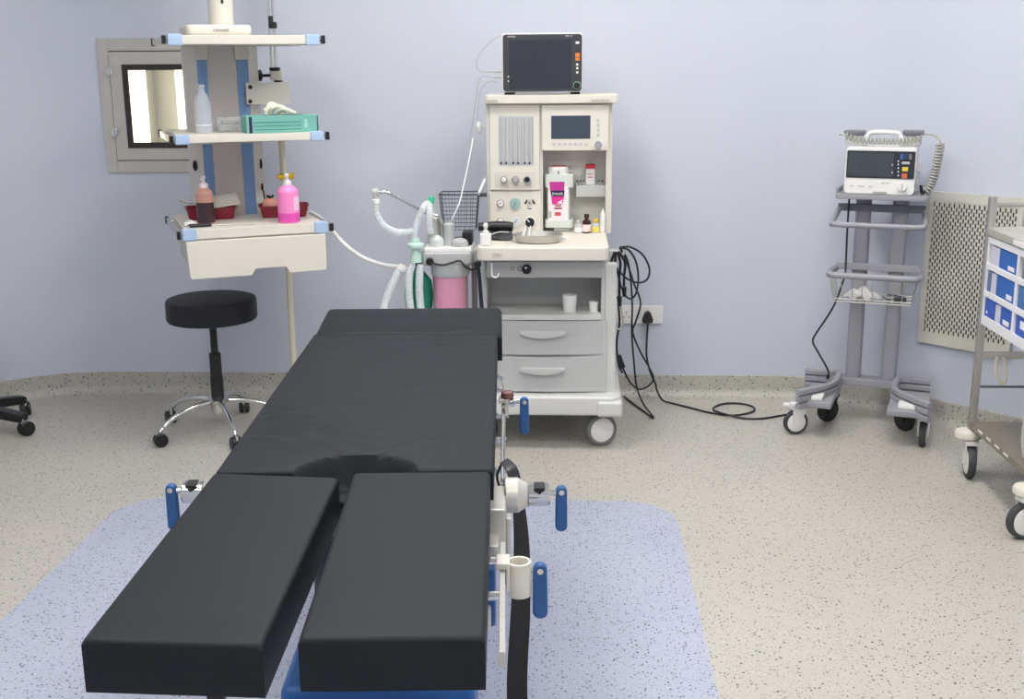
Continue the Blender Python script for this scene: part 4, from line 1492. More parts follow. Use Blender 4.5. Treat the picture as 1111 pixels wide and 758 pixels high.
text('mindray', .010, T(at(555, 39.6, Y=Yq).x, Yq - .0005, at(555, 39.6, Y=Yq).z) @ FACE, M_LABELW, bz)
text('iMEC12', .009, T(at(617, 39.2, Y=Yq).x, Yq - .0005, at(617, 39.2, Y=Yq).z) @ FACE, M_LABELW, bz)
fbox('alarm_lamp_key', 624.2, 57.5, 629, 62, Yq, .003, .0, M_ORANGE, bz, .001)
fbox('alarm_lamp_key', 624.2, 62.6, 629, 66, Yq, .003, .0, M_ORANGE, bz, .001)
fbox('display_key', 624.5, 45, 628.5, 47.5, Yq, .002, .0, M_LABELW, bz, .0006)
for y in (70, 74, 78.5):
    disc('small_key', 626.3, y, Yq, 1.3, .002, M_LABELW, bz, seg=12, bev=.0004)
kk = disc('encoder_ring', 626, 92.6, Yq, 4.3, .003, mat('green_grey_ring', (120, 150, 140), .3), bz)
disc('encoder_knob', 626, 92.6, Yq - .003, 3.2, .012, M_BLACK, kk)
for (x, y) in ((551.5, 83), (551.5, 88)):
    disc('status_lamp', x, y, Yq, .9, .0012, M_LABELW, bz, seg=10, bev=.0003)
for xx in (a.x + .03, b.x - .03):
    mb = MB(); mb.box((xx - .02, YM + .01, TZ1 + .0003), (xx + .02, YM + .11, zlo + .002), .002); mb.build('foot', M_BLACK, pmn)
for y in (77.5, 83.5):
    p = at(544, y, Y=YM + .05)
    mb = MB(); mb.cyl(p + Vector((.002, 0, 0)), p + Vector((-.02, 0, 0)), .0055, seg=14); mb.cyl(p + Vector((-.02, 0, 0)), p + Vector((-.038, 0, .0)), .0055, .0025, seg=14); mb.build('cable_plug', M_GREYP, pmn)
# grey monitor leads (each plugs into the monitor)
Yk = YM + .05
t = thing('sensor_cable', 'thin grey sensor cable looping from left side of monitor to a clip beside machine', 'cable', tuple(at(518, 140, Y=Yk)))
mb = MB(); mb.tube([at(533.5, 77.5, Y=Yk), at(524, 78, Y=Yk), at(519, 76, Y=Yk), at(517, 68, Y=Yk), at(522, 56, Y=Yk + .02), at(534, 44, Y=Yk + .04), at(545, 38, Y=Yk + .09), at(556, 35.2, Y=Yk + .11)], .0016, seg=8, spline=6); mb.build('cable_loop', M_COIL, t)
mb = MB(); mb.tube([at(533, 83.5, Y=Yk), at(523, 83, Y=Yk), at(518.5, 92, Y=Yk), at(517, 105, Y=Yk), at(515, 118, Y=Yk), at(513, 132, Y=Yk - .01), at(510.5, 150, Y=Yk - .01), at(509, 170, Y=Yk - .01)], .0016, seg=8, spline=6); mb.build('cable_tail', M_COIL, t)
t = thing('finger_clip', 'small white finger clip hanging at the upper left side of the machine', 'sensor', tuple(at(520, 135, Y=Yk)))
mb = MB(); mb.tube([at(540, 88, Y=Yk), at(528, 90, Y=Yk), at(521, 100, Y=Yk), at(519, 118, Y=Yk), at(518, 130, Y=Yk)], .0014, seg=8, spline=5); mb.build('clip_cable', M_COIL, t)
p = at(519.5, 136, Y=Yk)
mb = MB(); mb.sph(p, .016, 14, (.75, .7, 1)); mb.build('clip_body', M_WHITE, t)
mb = MB(); mb.sph(p + Vector((.001, -.004, -.02)), .013, 12, (.8, .6, 1.1)); mb.build('clip_jaw', M_GREYP, t)
mb = MB(); mb.cyl(p + Vector((.008, 0, -.002)), Vector((CX0 - .001, p.y, p.z - .002)), .003, seg=8); mb.build('clip_hook', M_STEEL, t)

# ------------------------------------------------------------------ things on and in the machine
YV = YCAB + .055
p = at(606, 250, Y=YV)
vp = thing('vaporizer', 'white vaporizer canister with magenta and navy label in the machine alcove', 'vaporizer', (p.x, YV, ZD1))
M_VAP = mat('vaporizer_grey', (206, 212, 206), .4, var=.03)
z = lambda y: at(606, y, Y=YV - .04).z
hx = (at(617.5, 220, Y=YV - .04).x - at(593.5, 220, Y=YV - .04).x) / 2
mb = MB(); mb.prism(rect_out(2 * hx + .004, .086, .02, 5, p.x, YV), z(240), z(190), bev=.004); body = mb.build('body', M_VAP, vp)
mb = MB(); mb.prism(rect_out(2 * hx + .026, .090, .012, 4, p.x + .003, YV + .001), z(203.5), z(189), bev=.004); mb.build('shoulder', M_VAP, vp)
mb = MB(); mb.prism(rect_out(2 * hx + .026, .090, .012, 4, p.x + .003, YV + .001), z(247), z(238.5), bev=.003); mb.build('foot_block', M_VAP, vp)
mb = MB(); mb.box((p.x - .02, YV - .03, ZD1 + .0005), (p.x + .05, YV + .03, z(246.5)), .004); mb.build('stand', M_GREYD, vp)
mb = MB(); mb.lathe([(0, z(190)), (.040, z(190)), (.044, z(188.5)), (.044, z(182.5)), (.041, z(181.5)), (0, z(181.5))], M=T(p.x, YV, 0), seg=36); dl_ = mb.build('control_dial', M_WHITE, vp)
mb = MB(); mb.lathe([(0, z(181.6)), (.033, z(181.6)), (.031, z(180.6)), (0, z(180.6))], M=T(p.x, YV, 0), seg=30); mb.build('dial_top', mat('dusty_red', (206, 110, 124), .5), dl_)
mb = MB(); mb.box((p.x - .002, YV - .0455, z(188.5)), (p.x + .002, YV - .043, z(185.5))); mb.build('dial_mark', M_BLACK, dl_)
yl = YV - .0432
lx = lambda x: at(x, 215, Y=yl).x
mb = MB(); mb.box((lx(595), yl - .0006, z(239.5)), (lx(616.5), yl + .0006, z(193.5))); lb = mb.build('label_sheet', mat('pink_white_label', (240, 226, 230), .6), vp)
mb = MB(); mb.prism([(lx(596), z(197)), (lx(612.5), z(197)), (lx(612), z(206.6)), (lx(597), z(206.6))], -(yl - .0006), -(yl - .0013), M=Matrix.Rotation(PI / 2, 4, 'X')); mb.build('label_magenta', mat('label_purple', (184, 48, 140), .5, var=.12, scale=60), lb)
mb = MB(); mb.prism([(lx(597), z(206.4)), (lx(612.6), z(206.4)), (lx(612), z(212.8)), (lx(598), z(212.8))], -(yl - .0007), -(yl - .0014), M=Matrix.Rotation(PI / 2, 4, 'X')); mb.build('label_band', M_NAVY, lb)
mb = MB(); mb.prism([(lx(598), z(212.7)), (lx(612), z(212.7)), (lx(610.6), z(221.5)), (lx(599.2), z(221.5))], -(yl - .0006), -(yl - .0013), M=Matrix.Rotation(PI / 2, 4, 'X')); mb.build('label_magenta', M_MAGENTA, lb)
text('Jnaczk', .018, T(lx(605), yl - .0018, z(209.8)) @ FACE, M_LABELW, lb)
mb = MB(); mb.prism([(lx(604), z(220)), (lx(610.5), z(216)), (lx(609.5), z(219)), (lx(611), z(221))], -(yl - .0013), -(yl - .0018), M=Matrix.Rotation(PI / 2, 4, 'X')); mb.build('label_swoosh', M_LABELW, lb)
mb = MB()
mb.box((lx(602), yl - .0012, z(223.8)), (lx(609), yl - .0004, z(222.2))); mb.box((lx(601.4), yl - .0012, z(226.8)), (lx(610), yl - .0004, z(224.9)))
mb.build('label_print', mat('dull_red_print', (150, 60, 84), .6), lb)
mb = MB(); mb.box((lx(602), yl - .0012, z(233.8)), (lx(608.6), yl - .0004, z(230))); mb.build('label_red_box', mat('rose_print', (204, 72, 96), .6), lb)
mb = MB(); mb.box((lx(595.6), yl - .0012, z(236)), (lx(598.4), yl - .0004, z(229))); mb.build('label_barcode', mat('grey_bars', (170, 168, 170), .6, var=.3, scale=300), lb)

# red topped box on the little shelf
zs_ = at(640, 200.5, Y=YCAB + .06).z
a, b = at(635.5, 190, Y=YCAB + .07), at(645.5, 190, Y=YCAB + .07)
t = thing('medicine_box', 'small white medicine box with red top on the alcove shelf', 'box', ((a.x + b.x) / 2, YCAB + .088, at(640, 201, Y=YCAB + .05).z))
z0_ = t.location.z
zt_ = at(640, 178.5, Y=YCAB + .07).z
mb = MB(); mb.box((a.x, YCAB + .07, z0_ + .0005), (b.x, YCAB + .108, zt_ - .018), .001); mb.build('carton', M_LABELW, t)
mb = MB(); mb.box((a.x - .0006, YCAB + .0694, zt_ - .018), (b.x + .0006, YCAB + .1086, zt_), .001); mb.build('red_top', M_RED, t)
mb = MB(); mb.box((a.x + .010, YCAB + .0692, z0_ + .03), (b.x - .010, YCAB + .0702, z0_ + .034)); mb.box((a.x + .008, YCAB + .0692, z0_ + .044), (b.x - .008, YCAB + .0702, z0_ + .047)); mb.build('carton_print', mat('rose_print', (204, 72, 96), .6), t)
for x in (626.5, 630, 633.2, 649.5, 653.5):
    p = at(x, 200, Y=YCAB + .068)
    t = thing('glass_ampoule', 'tiny dark topped ampoule standing on the alcove shelf beside the red topped box', 'ampoule', (p.x, YCAB + .068, z0_), 0, 'ampoules on the alcove shelf')
    mb = MB(); mb.lathe([(0, .0004), (.0045, .0004), (.005, .002), (.005, .010), (.0028, .0135), (.0028, .0135)], M=T(p.x, YCAB + .068, z0_), seg=12); mb.build('ampoule_body', M_TUBEG, t)
    mb = MB(); mb.lathe([(0, .0132), (.0036, .0132), (.0042, .015), (.0034, .019), (0, .020)], M=T(p.x, YCAB + .068, z0_), seg=12); mb.build('ampoule_top', M_BLACK, t)


def vial(label, xpx, ybot, rpx, ytop, body, cap, lab, capr=.62, Yv=YCAB - .01):
    p = at(xpx, ybot, Y=Yv)
    r = rpx * Yv / F
    t = thing('medicine_vial', label, 'vial', (p.x, Yv, ZD1))
    h = at(xpx, ytop, Y=Yv).z - ZD1
    M0 = T(p.x, Yv, ZD1)
    mb = MB(); mb.lathe([(0, .0006), (r * .94, .0006), (r, .003), (r, h * .56), (r * .9, h * .64), (r * .42, h * .72), (r * .40, h * .84), (0, h * .84)], M=M0, seg=24); bo = mb.build('vial_body', body, t)
    mb = MB(); mb.lathe([(r * .9, h * .08), (r + .0005, h * .085), (r + .0005, h * .46), (r * .9, h * .465)], M=M0, seg=24); mb.build('vial_label', lab, t)
    mb = MB(); mb.lathe([(0, h * .80), (r * capr, h * .80), (r * capr, h * .985), (r * capr * .9, h), (0, h)], M=M0, seg=20); mb.build('vial_cap', cap, t)


vial('small clear vial with white label left of the amber bottle', 627.5, 252.5, 4.2, 239, M_CLEARH, M_GREYP, M_LABELW)
vial('dark amber bottle with white label in the machine alcove', 636.3, 253, 4.8, 232, M_AMBER, M_AMBER, mat('rosy_label', (232, 214, 214), .6, var=.08, scale=200), capr=.58)
vial('small vial with yellow label right of the amber bottle', 646.5, 252.5, 4.2, 237.5, M_CLEARH, M_YELC, mat('yellow_label', (222, 206, 96), .6))
p = at(654.5, 254, Y=YCAB - .005)
t = thing('white_tube', 'slim white plastic tube standing upright at the right end of the alcove', 'tube', (p.x - .003, YCAB - .012, ZD1))
mb = MB(); mb.lathe([(0, .0006), (.009, .0006), (.010, .004), (.0105, .06), (.012, .075), (.007, .088), (.003, .094), (.003, .102), (0, .103)], seg=20); mb.build('tube_body', M_WHITE, t, world=False)
mb = MB(); mb.lathe([(.0107, .01), (.0110, .012), (.0112, .03), (.0108, .031)], seg=20); mb.build('tube_band', M_LABELW, t, world=False)

# oval steel dish with ampoules and swabs
a, b = at(556, 262, Y=4.58), at(611, 262, Y=4.58)
dc = ((a.x + b.x) / 2, 4.585, ZD1)
t = thing('steel_dish', 'shallow oval steel dish in front of the gauges on the machine desk', 'dish', dc)
mb = MB(); sx = (b.x - a.x) / 2
mb.lathe([(0, .0008), (.84, .0008), (.90, .004), (1.0, .030), (1.04, .032), (1.04, .034), (.985, .0335), (.885, .006), (.83, .0035), (0, .0035)], M=Matrix.Diagonal((sx / 1.04, .075, 1, 1)), seg=48); mb.build('dish_body', M_STEEL, t, world=False)
for i, (x, y, a_, l_, lb_) in enumerate([(-.062, -.015, 75, .044, 'white syringe cap leaning at left side of the steel dish'), (-.038, -.02, 80, .046, 'second white syringe cap standing in the steel dish'), (.05, .02, 15, .06, 'clear syringe lying at the back of the steel dish'), (-.01, -.03, -40, .03, 'white needle cap lying in the middle of the steel dish')]):
    s_ = thing('syringe', lb_, 'syringe', (dc[0] + x, dc[1] + y, ZD1 + .0075))
    d_ = Vector((math.cos(math.radians(a_)), .15, math.sin(math.radians(a_)) if i < 2 else .0))
    d_.normalize()
    o_ = Vector((0, 0, .005))
    mb = MB(); mb.cyl(o_, o_ + d_ * l_, .0075, .006, seg=14); mb.build('barrel', M_WHITE, s_, world=False)
    mb = MB(); mb.cyl(o_ + d_ * l_, o_ + d_ * (l_ + .010), .003, .0018, seg=10); mb.build('tip', M_LABELW, s_, world=False)
# white dispenser on the desk's left front corner
p = at(527, 263.5, Y=4.50)
t = thing('white_dispenser', 'small square white pump dispenser at the left front corner of the desk', 'bottle', (p.x, 4.50, ZD1))
mb = MB(); mb.prism(rect_out(.044, .036, .008, 4), .0006, .047, bev=.004); mb.build('dispenser_body', M_WHITE, t, world=False)
mb = MB(); mb.lathe([(0, .046), (.012, .046), (.012, .056), (.006, .060), (.006, .066), (.008, .068), (.010, .080), (.007, .088), (0, .089)], seg=18); mb.build('dispenser_pump', M_WHITE, t, world=False)
# black pouch behind it
a, b = at(527, 250, Y=4.72), at(556.5, 250, Y=4.72)
t = thing('black_pouch', 'rolled black pouch with loose flaps lying at the left of the desk', 'pouch', ((a.x + b.x) / 2, 4.72, ZD1), math.radians(4))
w = (b.x - a.x) / 2
mb = MB()
mb.tube([(-w - .03, .0, .043), (-w * .3, .004, .045), (w * .5, .0, .044), (w, -.004, .042)], [.017, .021, .021, .019], seg=14, spline=1); mb.build('rolled_edge', M_BLACK, t, world=False)
mb = MB(); mb.grid(lambda u, v: Vector((-w * .9 + u * 1.85 * w, -.10 + .11 * v - .02 * u, .004 + .016 * v + .006 * math.sin(u * 7 + v * 4) * (1 - .5 * v) + .004)), 16, 10); mb.build('loose_flap', M_RUBBER, t, world=False, solid=.004)
mb = MB(); mb.box((-w * .6, -.04, .012), (w * .8, .05, .026), .006); mb.build('pouch_body', M_BLACK, t, world=False)
mb = MB(); mb.tube([(-w * .7, -.09, .022), (-.0, -.06, .029), (w * .7, -.05, .026)], .003, seg=8, spline=4); mb.build('grey_cord', M_GREYP, t, world=False)
# cups in the open bay
for (x, yb_, rp, hp, lb_) in ((618, 338.5, 8.0, 19, 'larger white paper cup in the open bay above the drawers'), (644, 343, 5.0, 11, 'smaller white paper cup in the open bay above the drawers')):
    Yv = YL + .06
    p = at(x, yb_, Y=Yv); r = rp * Yv / F
    h = hp * Yv / F
    t = thing('paper_cup', lb_, 'cup', (p.x, Yv, zl_top - .004))
    mb = MB(); mb.lathe([(0, .0006), (r * .9, .0006), (r, h - .002), (r * 1.04, h), (r * .97, h), (r * .86, .004), (0, .004)], seg=28); mb.build('cup_wall', M_WHITE, t, world=False)

# ------------------------------------------------------------------ breathing system at the left of the machine
YA = 4.62
bs = thing('breathing_system', 'grey breathing circuit block with pink granule canister left of the machine', 'breathing system', (at(488, 290, Y=YA).x, YA, 0))
M_BSG = mat('breathing_grey', (176, 178, 178), .4, var=.05)
zz = lambda y, Y=YA: at(488, y, Y=Y).z
xx_ = lambda x, Y=YA: at(x, 280, Y=Y).x
mb = MB(); mb.prism(rect_out(xx_(513.5) - xx_(459), .20, .03, 5, (xx_(513.5) + xx_(459)) / 2, YA + .03), zz(285), zz(271), bev=.008, seg=3); mb.build('valve_block', M_BSG, bs)
mb = MB(); mb.box((xx_(462), YA - .06, zz(271.5)), (xx_(513), YA + .10, zz(266)), .006); mb.build('cover_plate', M_WHITE, bs)
for (x, y, r, h) in ((474, 268, .030, 13), (487, 266, .022, 22), (499, 268, .034, 10)):
    mb = MB(); c = at(x, y, Y=YA - .02)
    mb.lathe([(r, 0), (r, h * .0020), (r * .8, h * .0030), (r * .3, h * .0037), (0, h * .0037)] if x != 487 else [(r, 0), (r, .09), (r * .8, .095), (0, .095)], M=T(c.x, YA - .02 + (0.02 if x == 487 else 0), zz(267)), seg=26)
    mb.build('valve_dome' if x != 487 else 'valve_post', M_CLEARH if x == 474 else M_BSG, bs)
mb = MB(); mb.cyl(at(472, 264, Y=YA + .06), at(472, 240, Y=YA + .06), .030, .026, seg=22); mb.sph(at(472, 240, Y=YA + .06), .026, 16); mb.build('bellows_dome', M_ALU, bs)
mb = MB(); mb.cyl(at(494, 259, Y=YA - .01), at(510, 258, Y=YA - .01), .008, seg=12); mb.build('sensor_tube', M_BLACK, bs)
mb = MB(); mb.box((xx_(502), YA - .02, zz(265)), (xx_(513), YA + .06, zz(251)), .006); mb.build('dark_mount', M_BLACK, bs)
# canister
zc0, zc1 = zz(348), zz(296)
ccx = (xx_(469) + xx_(508)) / 2; cr = (xx_(508) - xx_(469)) / 2
mb = MB(); mb.lathe([(0, zz(284)), (cr + .006, zz(284)), (cr + .006, zz(295)), (cr + .002, zz(298)), (0, zz(298))], M=T(ccx, YA, 0), seg=40); mb.build('canister_collar', M_BSG, bs)
mb = MB(); mb.lathe([(cr, zc1), (cr, zc0), (cr - .003, zc0), (cr - .003, zc1)], M=T(ccx, YA, 0), seg=40); mb.build('canister_wall', M_CLEAR, bs)
mb = MB(); mb.lathe([(0, zc0 + .002), (cr - .005, zc0 + .002), (cr - .005, zc1 - .006), (0, zc1 - .006)], M=T(ccx, YA, 0), seg=40); mb.build('soda_lime', M_SODA, bs)
mb = MB(); mb.lathe([(cr + .0008, zc1 + .001), (cr + .0008, zc1 - .004), (cr - .001, zc1 - .004)], M=T(ccx, YA, 0), seg=40)
mb.build('canister_ring', M_BLACK, bs)
for dx in (-.93, .93):
    mb = MB(); mb.box((ccx + dx * cr - .0025, YA - .025, zc0), (ccx + dx * cr + .0025, YA - .021 + .002, zc1), .001); mb.build('canister_rib', M_INK, bs)
mb = MB(); mb.lathe([(0, zc0 - .06), (cr + .004, zc0 - .06), (cr + .004, zc0 + .003), (0, zc0 + .003)], M=T(ccx, YA, 0), seg=40); mb.build('canister_base', M_BSG, bs)
mb = MB(); p = at(466, 284, Y=YA - .085); mb.cyl(p, p + Vector((0, .04, 0)), .016, seg=20, bev=.003); mb.build('drain_knob', M_BLACK, bs)
mb = MB(); mb.tube([at(468, 285, Y=YA - .09), at(480, 287.5, Y=YA - .09), at(492, 284.5, Y=YA - .09), at(499, 283, Y=YA - .09), at(506, 290, Y=YA - .09), at(514, 292.5, Y=YA - .07), at(519, 287, Y=YA - .05)], .0042, seg=8, spline=5); mb.build('lever_wire', M_BLACK, bs)
mb = MB(); mb.box((xx_(512), YA - .02, zz(283)), (DX0 - .001, YA + .10, zz(270)), .004); mb.build('mounting_arm', M_BSG, bs)
# support under the block: a post down to the machine base
mb = MB(); mb.cyl((xx_(512), YA + .10, .235), (xx_(512), YA + .10, zz(284)), .012, seg=16); mb.build('support_post', M_STEEL, bs)
# bag arm
mb = MB(); mb.tube([at(481, 262, Y=YA + .03), at(480, 245, Y=YA + .03), at(475, 235, Y=YA + .03), at(462, 230.5, Y=YA + .02), at(446, 222, Y=YA), at(428, 212.5, Y=YA - .02), at(419, 208.5, Y=YA - .03), at(409, 208, Y=YA - .03)], .0075, seg=14, spline=6); arm = mb.build('bag_arm', M_CHROME, bs)
p = at(408, 212, Y=YA - .03)
mb = MB(); mb.cyl(p + Vector((-.014, 0, .012)), p + Vector((.012, 0, .014)), .016, seg=18, bev=.003); mb.cyl(p + Vector((-.002, 0, .01)), p + Vector((.002, 0, -.035)), .014, .011, seg=18); mb.build('elbow', M_GREYP, arm)


def corr(pts, r, amp, pitch, spl=8):
    """a corrugated breathing hose"""
    P = crom([Vector(p) for p in pts], spl)
    L = [0]
    for a, b in zip(P, P[1:]):
        L.append(L[-1] + (b - a).length)
    n = max(8, int(L[-1] / pitch * 4))
    Q = []
    j = 0
    for i in range(n + 1):
        s_ = L[-1] * i / n
        while j < len(L) - 2 and L[j + 1] < s_:
            j += 1
        f = (s_ - L[j]) / max(1e-9, L[j + 1] - L[j])
        Q.append(P[j].lerp(P[j + 1], f))
    return Q, [r + (amp if i % 4 in (0, 1) else -amp) for i in range(n + 1)]


def hose(label, pts, r, m_, ends):
    t = thing('breathing_hose', label, 'hose', tuple(pts[-1]))
    Q, R_ = corr(pts, r, r * .055, .008)
    mb = MB(); mb.tube(Q, R_, seg=14); mb.build('hose_tube', m_, t)
    for k, e in enumerate(ends):
        mb = MB(); mb.cyl(pts[e], pts[e] + (pts[1] - pts[0] if e == 0 else pts[-1] - pts[-2]).normalized() * (-.018 if e == 0 else .018), r * 1.12, seg=16, bev=.002); mb.build('hose_cuff', M_CLEARH if k else M_WHITE, t)


Yh = YA - .062
hose('clear corrugated hose looping from the elbow of the bag arm to the circuit', [at(408, 221, Y=Yh), at(409, 232, Y=Yh), at(415, 243, Y=Yh), at(427, 250.5, Y=Yh), at(440, 252, Y=Yh), at(449, 250.5, Y=Yh)], .0135, M_CLEARH, [0])
hose('upright clear corrugated hose bent over beside the green cap', [at(448, 268, Y=Yh), at(450, 252, Y=Yh), at(454, 238, Y=Yh), at(459, 226, Y=Yh), at(464, 221, Y=Yh + .02), at(466, 229, Y=Yh), at(466, 243, Y=Yh), at(467.5, 253, Y=Yh + .004)], .0135, M_CLEARH, [])
hose('wide white corrugated hose curving down left behind the operating table', [at(435, 292.5, Y=Yh), at(431, 297, Y=Yh), at(427, 306, Y=Yh), at(421, 320, Y=Yh), at(416, 338, Y=Yh), at(410, 372, Y=Yh)], .0165, M_CLEARH, [0])
hose('left one of two pale hoses hanging in front of the green bag', [at(447.5, 287, Y=Yh), at(444.5, 296, Y=Yh - .01), at(443.5, 312, Y=Yh - .015), at(445, 332, Y=Yh - .015), at(448, 360, Y=Yh - .015)], .0155, M_CLEARH, [])
hose('right one of two pale hoses hanging in front of the green bag', [at(456.5, 287, Y=Yh), at(455.5, 297, Y=Yh - .01), at(455, 314, Y=Yh - .015), at(456.5, 334, Y=Yh - .015), at(460, 362, Y=Yh - .015)], .0155, M_CLEARH, [])
# mint Y-piece that joins them
t = thing('hose_connector', 'mint green hose connector with wide flange at left of the circuit block', 'connector', tuple(at(451, 267, Y=Yh)))
p = at(451, 266, Y=Yh)
mb = MB(); mb.lathe([(0, -.010), (.030, -.010), (.033, -.006), (.033, .004), (.030, .008), (.018, .012), (.016, .030), (0, .030)], M=T(p.x, p.y, p.z), seg=28); mb.build('flange', M_MINT, t)
mb = MB(); mb.lathe([(0, -.0105), (.014, -.0105), (.015, -.030), (.022, -.040), (.024, -.068), (0, -.068)], M=T(p.x, p.y, p.z), seg=24); mb.build('lower_socket', M_MINT, t)
# green cap on top of a pale tube
p = at(468, 222, Y=YA + .105)
t = thing('green_cap', 'bright green cap on a pale upright tube behind the bent hose', 'cap', tuple(p))
mb = MB(); mb.box((p.x - .014, p.y - .012, p.z + .006), (p.x + .012, p.y + .012, p.z + .034), .004); mb.build('cap_body', M_GREENC, t)
mb = MB(); mb.cyl((p.x, p.y, p.z + .008), (p.x + .0, p.y + .0, zz(264)), .011, seg=14); mb.build('tube_stem', M_MINT, t)
# green breathing bag
t = thing('breathing_bag', 'dark green rubber breathing bag hanging behind the pale hoses', 'bag', tuple(at(455, 300, Y=YA)))
p = at(453.5, 288, Y=YA + .01)
mb = MB()
prof_ = [(0, 0), (.012, 0), (.013, -.012), (.030, -.030), (.054, -.06), (.060, -.12), (.056, -.17), (.034, -.215), (.015, -.235), (0, -.24)]
mb.lathe([(r, z_) for r, z_ in prof_[::-1]], M=T(p.x, p.y, p.z) @ Matrix.Diagonal((1.0, .7, 1, 1)), seg=28); mb.build('bag_body', M_GREEN, t)
mb = MB(); mb.cyl(p + Vector((0, 0, -.004)), Vector((p.x + .004, p.y + .01, zz(284.5))), .013, seg=14); mb.build('bag_neck', M_BLACK, t)

# wire basket behind the circuit
t = thing('wire_basket', 'dark wire basket hung on the left side of the machine above the circuit', 'basket', tuple(at(498, 245, Y=YA + .12)))
Yw = YA + .10
zA, zB = at(498, 211, Y=Yw).z, at(498, 250, Y=Yw).z
xa, xb = at(476, 211, Y=Yw).x, at(518, 211, Y=Yw).x
ya, yb_ = Yw, Yw + .12
tap = .012
mb = MB()
loop = lambda z, k: [(xa + k, ya + k, z), (xb - k, ya + k, z), (xb - k, yb_ - k, z), (xa + k, yb_ - k, z)]
mb.tube(loop(zA, 0), .0028, seg=6, closed=True); mb.build('top_rim', M_DARKW, t)
mb = MB()
nlev = 9
for k in range(1, nlev + 1):
    mb.tube(loop(zA + (zB - zA) * k / nlev, tap * k / nlev), .0010, seg=5, closed=True)
for i in range(7):
    f = i / 6
    for (yy, s) in ((ya, 1), (yb_, -1)):
        mb.tube([(xa + (xb - xa) * f, yy, zA), (xa + tap + (xb - xa - 2 * tap) * f, yy + s * tap, zB)], .0010, seg=5)
for i in range(1, 5):
    f = i / 5
    for (x_, s) in ((xa, 1), (xb, -1)):
        mb.tube([(x_, ya + (yb_ - ya) * f, zA), (x_ + s * tap, ya + tap + (yb_ - ya - 2 * tap) * f, zB)], .0010, seg=5)
for i in range(1, 8):
    f = i / 8
    mb.tube([(xa + tap + (xb - xa - 2 * tap) * f, ya + tap, zB), (xa + tap + (xb - xa - 2 * tap) * f, yb_ - tap, zB)], .0010, seg=5)
mb.build('wire_mesh', M_DARKW, t)
mb = MB(); mb.box((xb - .002, yb_ - .03, zA - .02), (CX0 + .002, yb_ - .01, zA - .004), .001); mb.build('hanger', M_DARKW, t)
# thin clear line and syringe-like tube rising to the machine
t = thing('clear_line', 'thin clear tube rising from the circuit across the wire basket', 'tube', tuple(at(490, 240, Y=YA + .02)))
mb = MB(); mb.tube([at(490, 239, Y=YA + .02), at(494, 230, Y=YA + .03), at(499, 218, Y=YA + .05), at(503, 200, Y=YA + .08), at(508, 178, Y=YA + .12), at(513, 150, Y=YA + .18)], .0034, seg=8, spline=5); mb.build('line_tube', M_CLEARH, t)
mb = MB(); p = at(490, 240, Y=YA + .02); mb.cyl(p, Vector((p.x, p.y, zz(267) + .096)), .006, seg=10); mb.build('line_port', M_GREYP, t)
t = thing('white_rod', 'short white rod slanting up beside the wire basket to the cabinet', 'tube', tuple(at(519, 210, Y=YA + .16)))
mb = MB(); mb.cyl(at(518.5, 211.5, Y=YA + .17), at(526.2, 194, Y=YA + .22), .005, seg=12); mb.build('rod_body', M_WHITE, t)
mb = MB(); mb.cyl(at(526.2, 194, Y=YA + .22), at(527, 191.5, Y=YA + .22), .006, seg=12); mb.build('rod_tip', M_GREYP, t)
# black hose hanging at the left of the drawers
t = thing('black_hose', 'black hose hanging at the left side of the machine below the desk', 'hose', tuple(at(520.5, 300, Y=4.52)))
mb = MB(); mb.tube([at(518.5, 286, Y=4.52), at(520, 300, Y=4.52), at(521.5, 320, Y=4.52), at(523.5, 345, Y=4.52), at(526, 380, Y=4.53)], .0075, seg=10, spline=5); mb.build('hose_tube', M_CABLE, t)
mb = MB(); p = at(519, 286, Y=4.52); mb.box((p.x - .014, 4.505, p.z - .010), (p.x + .012, 4.535, p.z + .010), .004); mb.build('hose_coupling', M_BLACK, t)

# ------------------------------------------------------------------ black leads on the right side of the machine and on the wall
YR = 4.78
hk = at(668, 272, Y=YR)


def lead(label, pts, r=.0042, plug=None, name='power_cable', m_=M_CABLE):
    t = thing(name, label, 'cable', tuple(pts[0]))
    mb = MB(); mb.tube(pts, r, seg=9, spline=7); mb.build('cord', m_, t)
    if plug is not None:
        a, b, rr = plug
        mb = MB(); mb.cyl(a, b, rr, rr * .7, seg=14, bev=.002); mb.build('plug', M_BLACK, t)
    return t


A = lambda x, y, Y=YR: at(x, y, Y=Y)
mb = MB(); p = A(668, 276)
hx1 = LX1 + .012
mb.box((CX1 - .06, YR - .02, p.z - .03), (p.x + .012, YR + .03, p.z + .02), .006); mb.tube([(p.x + .006, YR, p.z - .01), (p.x + .03, YR, p.z + .0), (p.x + .04, YR, p.z + .02)], .006, seg=8, spline=3)
mb.build('cable_hook', M_GREYP, am)
lead('black cable making the widest loop on the hook right of the machine', [A(672, 268, 4.76), A(684, 268, 4.76), A(697, 276, 4.76), A(704.5, 291, 4.76), A(702, 303, 4.76), A(692, 306.5, 4.76), A(680, 302, 4.76), A(671, 293, 4.76)])
lead('black cable hanging in a narrow loop inside the wider one', [A(672, 269, 4.79), A(682, 271, 4.79), A(690, 284, 4.79), A(692.5, 302, 4.79), A(690, 318, 4.79), A(684, 324, 4.79), A(677, 318, 4.79), A(671, 300, 4.79), A(669.5, 290, 4.79)])
lead('long black cable dropping straight from the hook to a free end on the floor', [A(673, 270, 4.81), A(680, 280, 4.82), A(684, 300, 4.83), A(686, 330, 4.84), A(685.5, 360, 4.85), A(688, 395, 4.87), A(691, 420, 4.88), A(698, 438, 4.86), at(709, 452, Z=.006)])
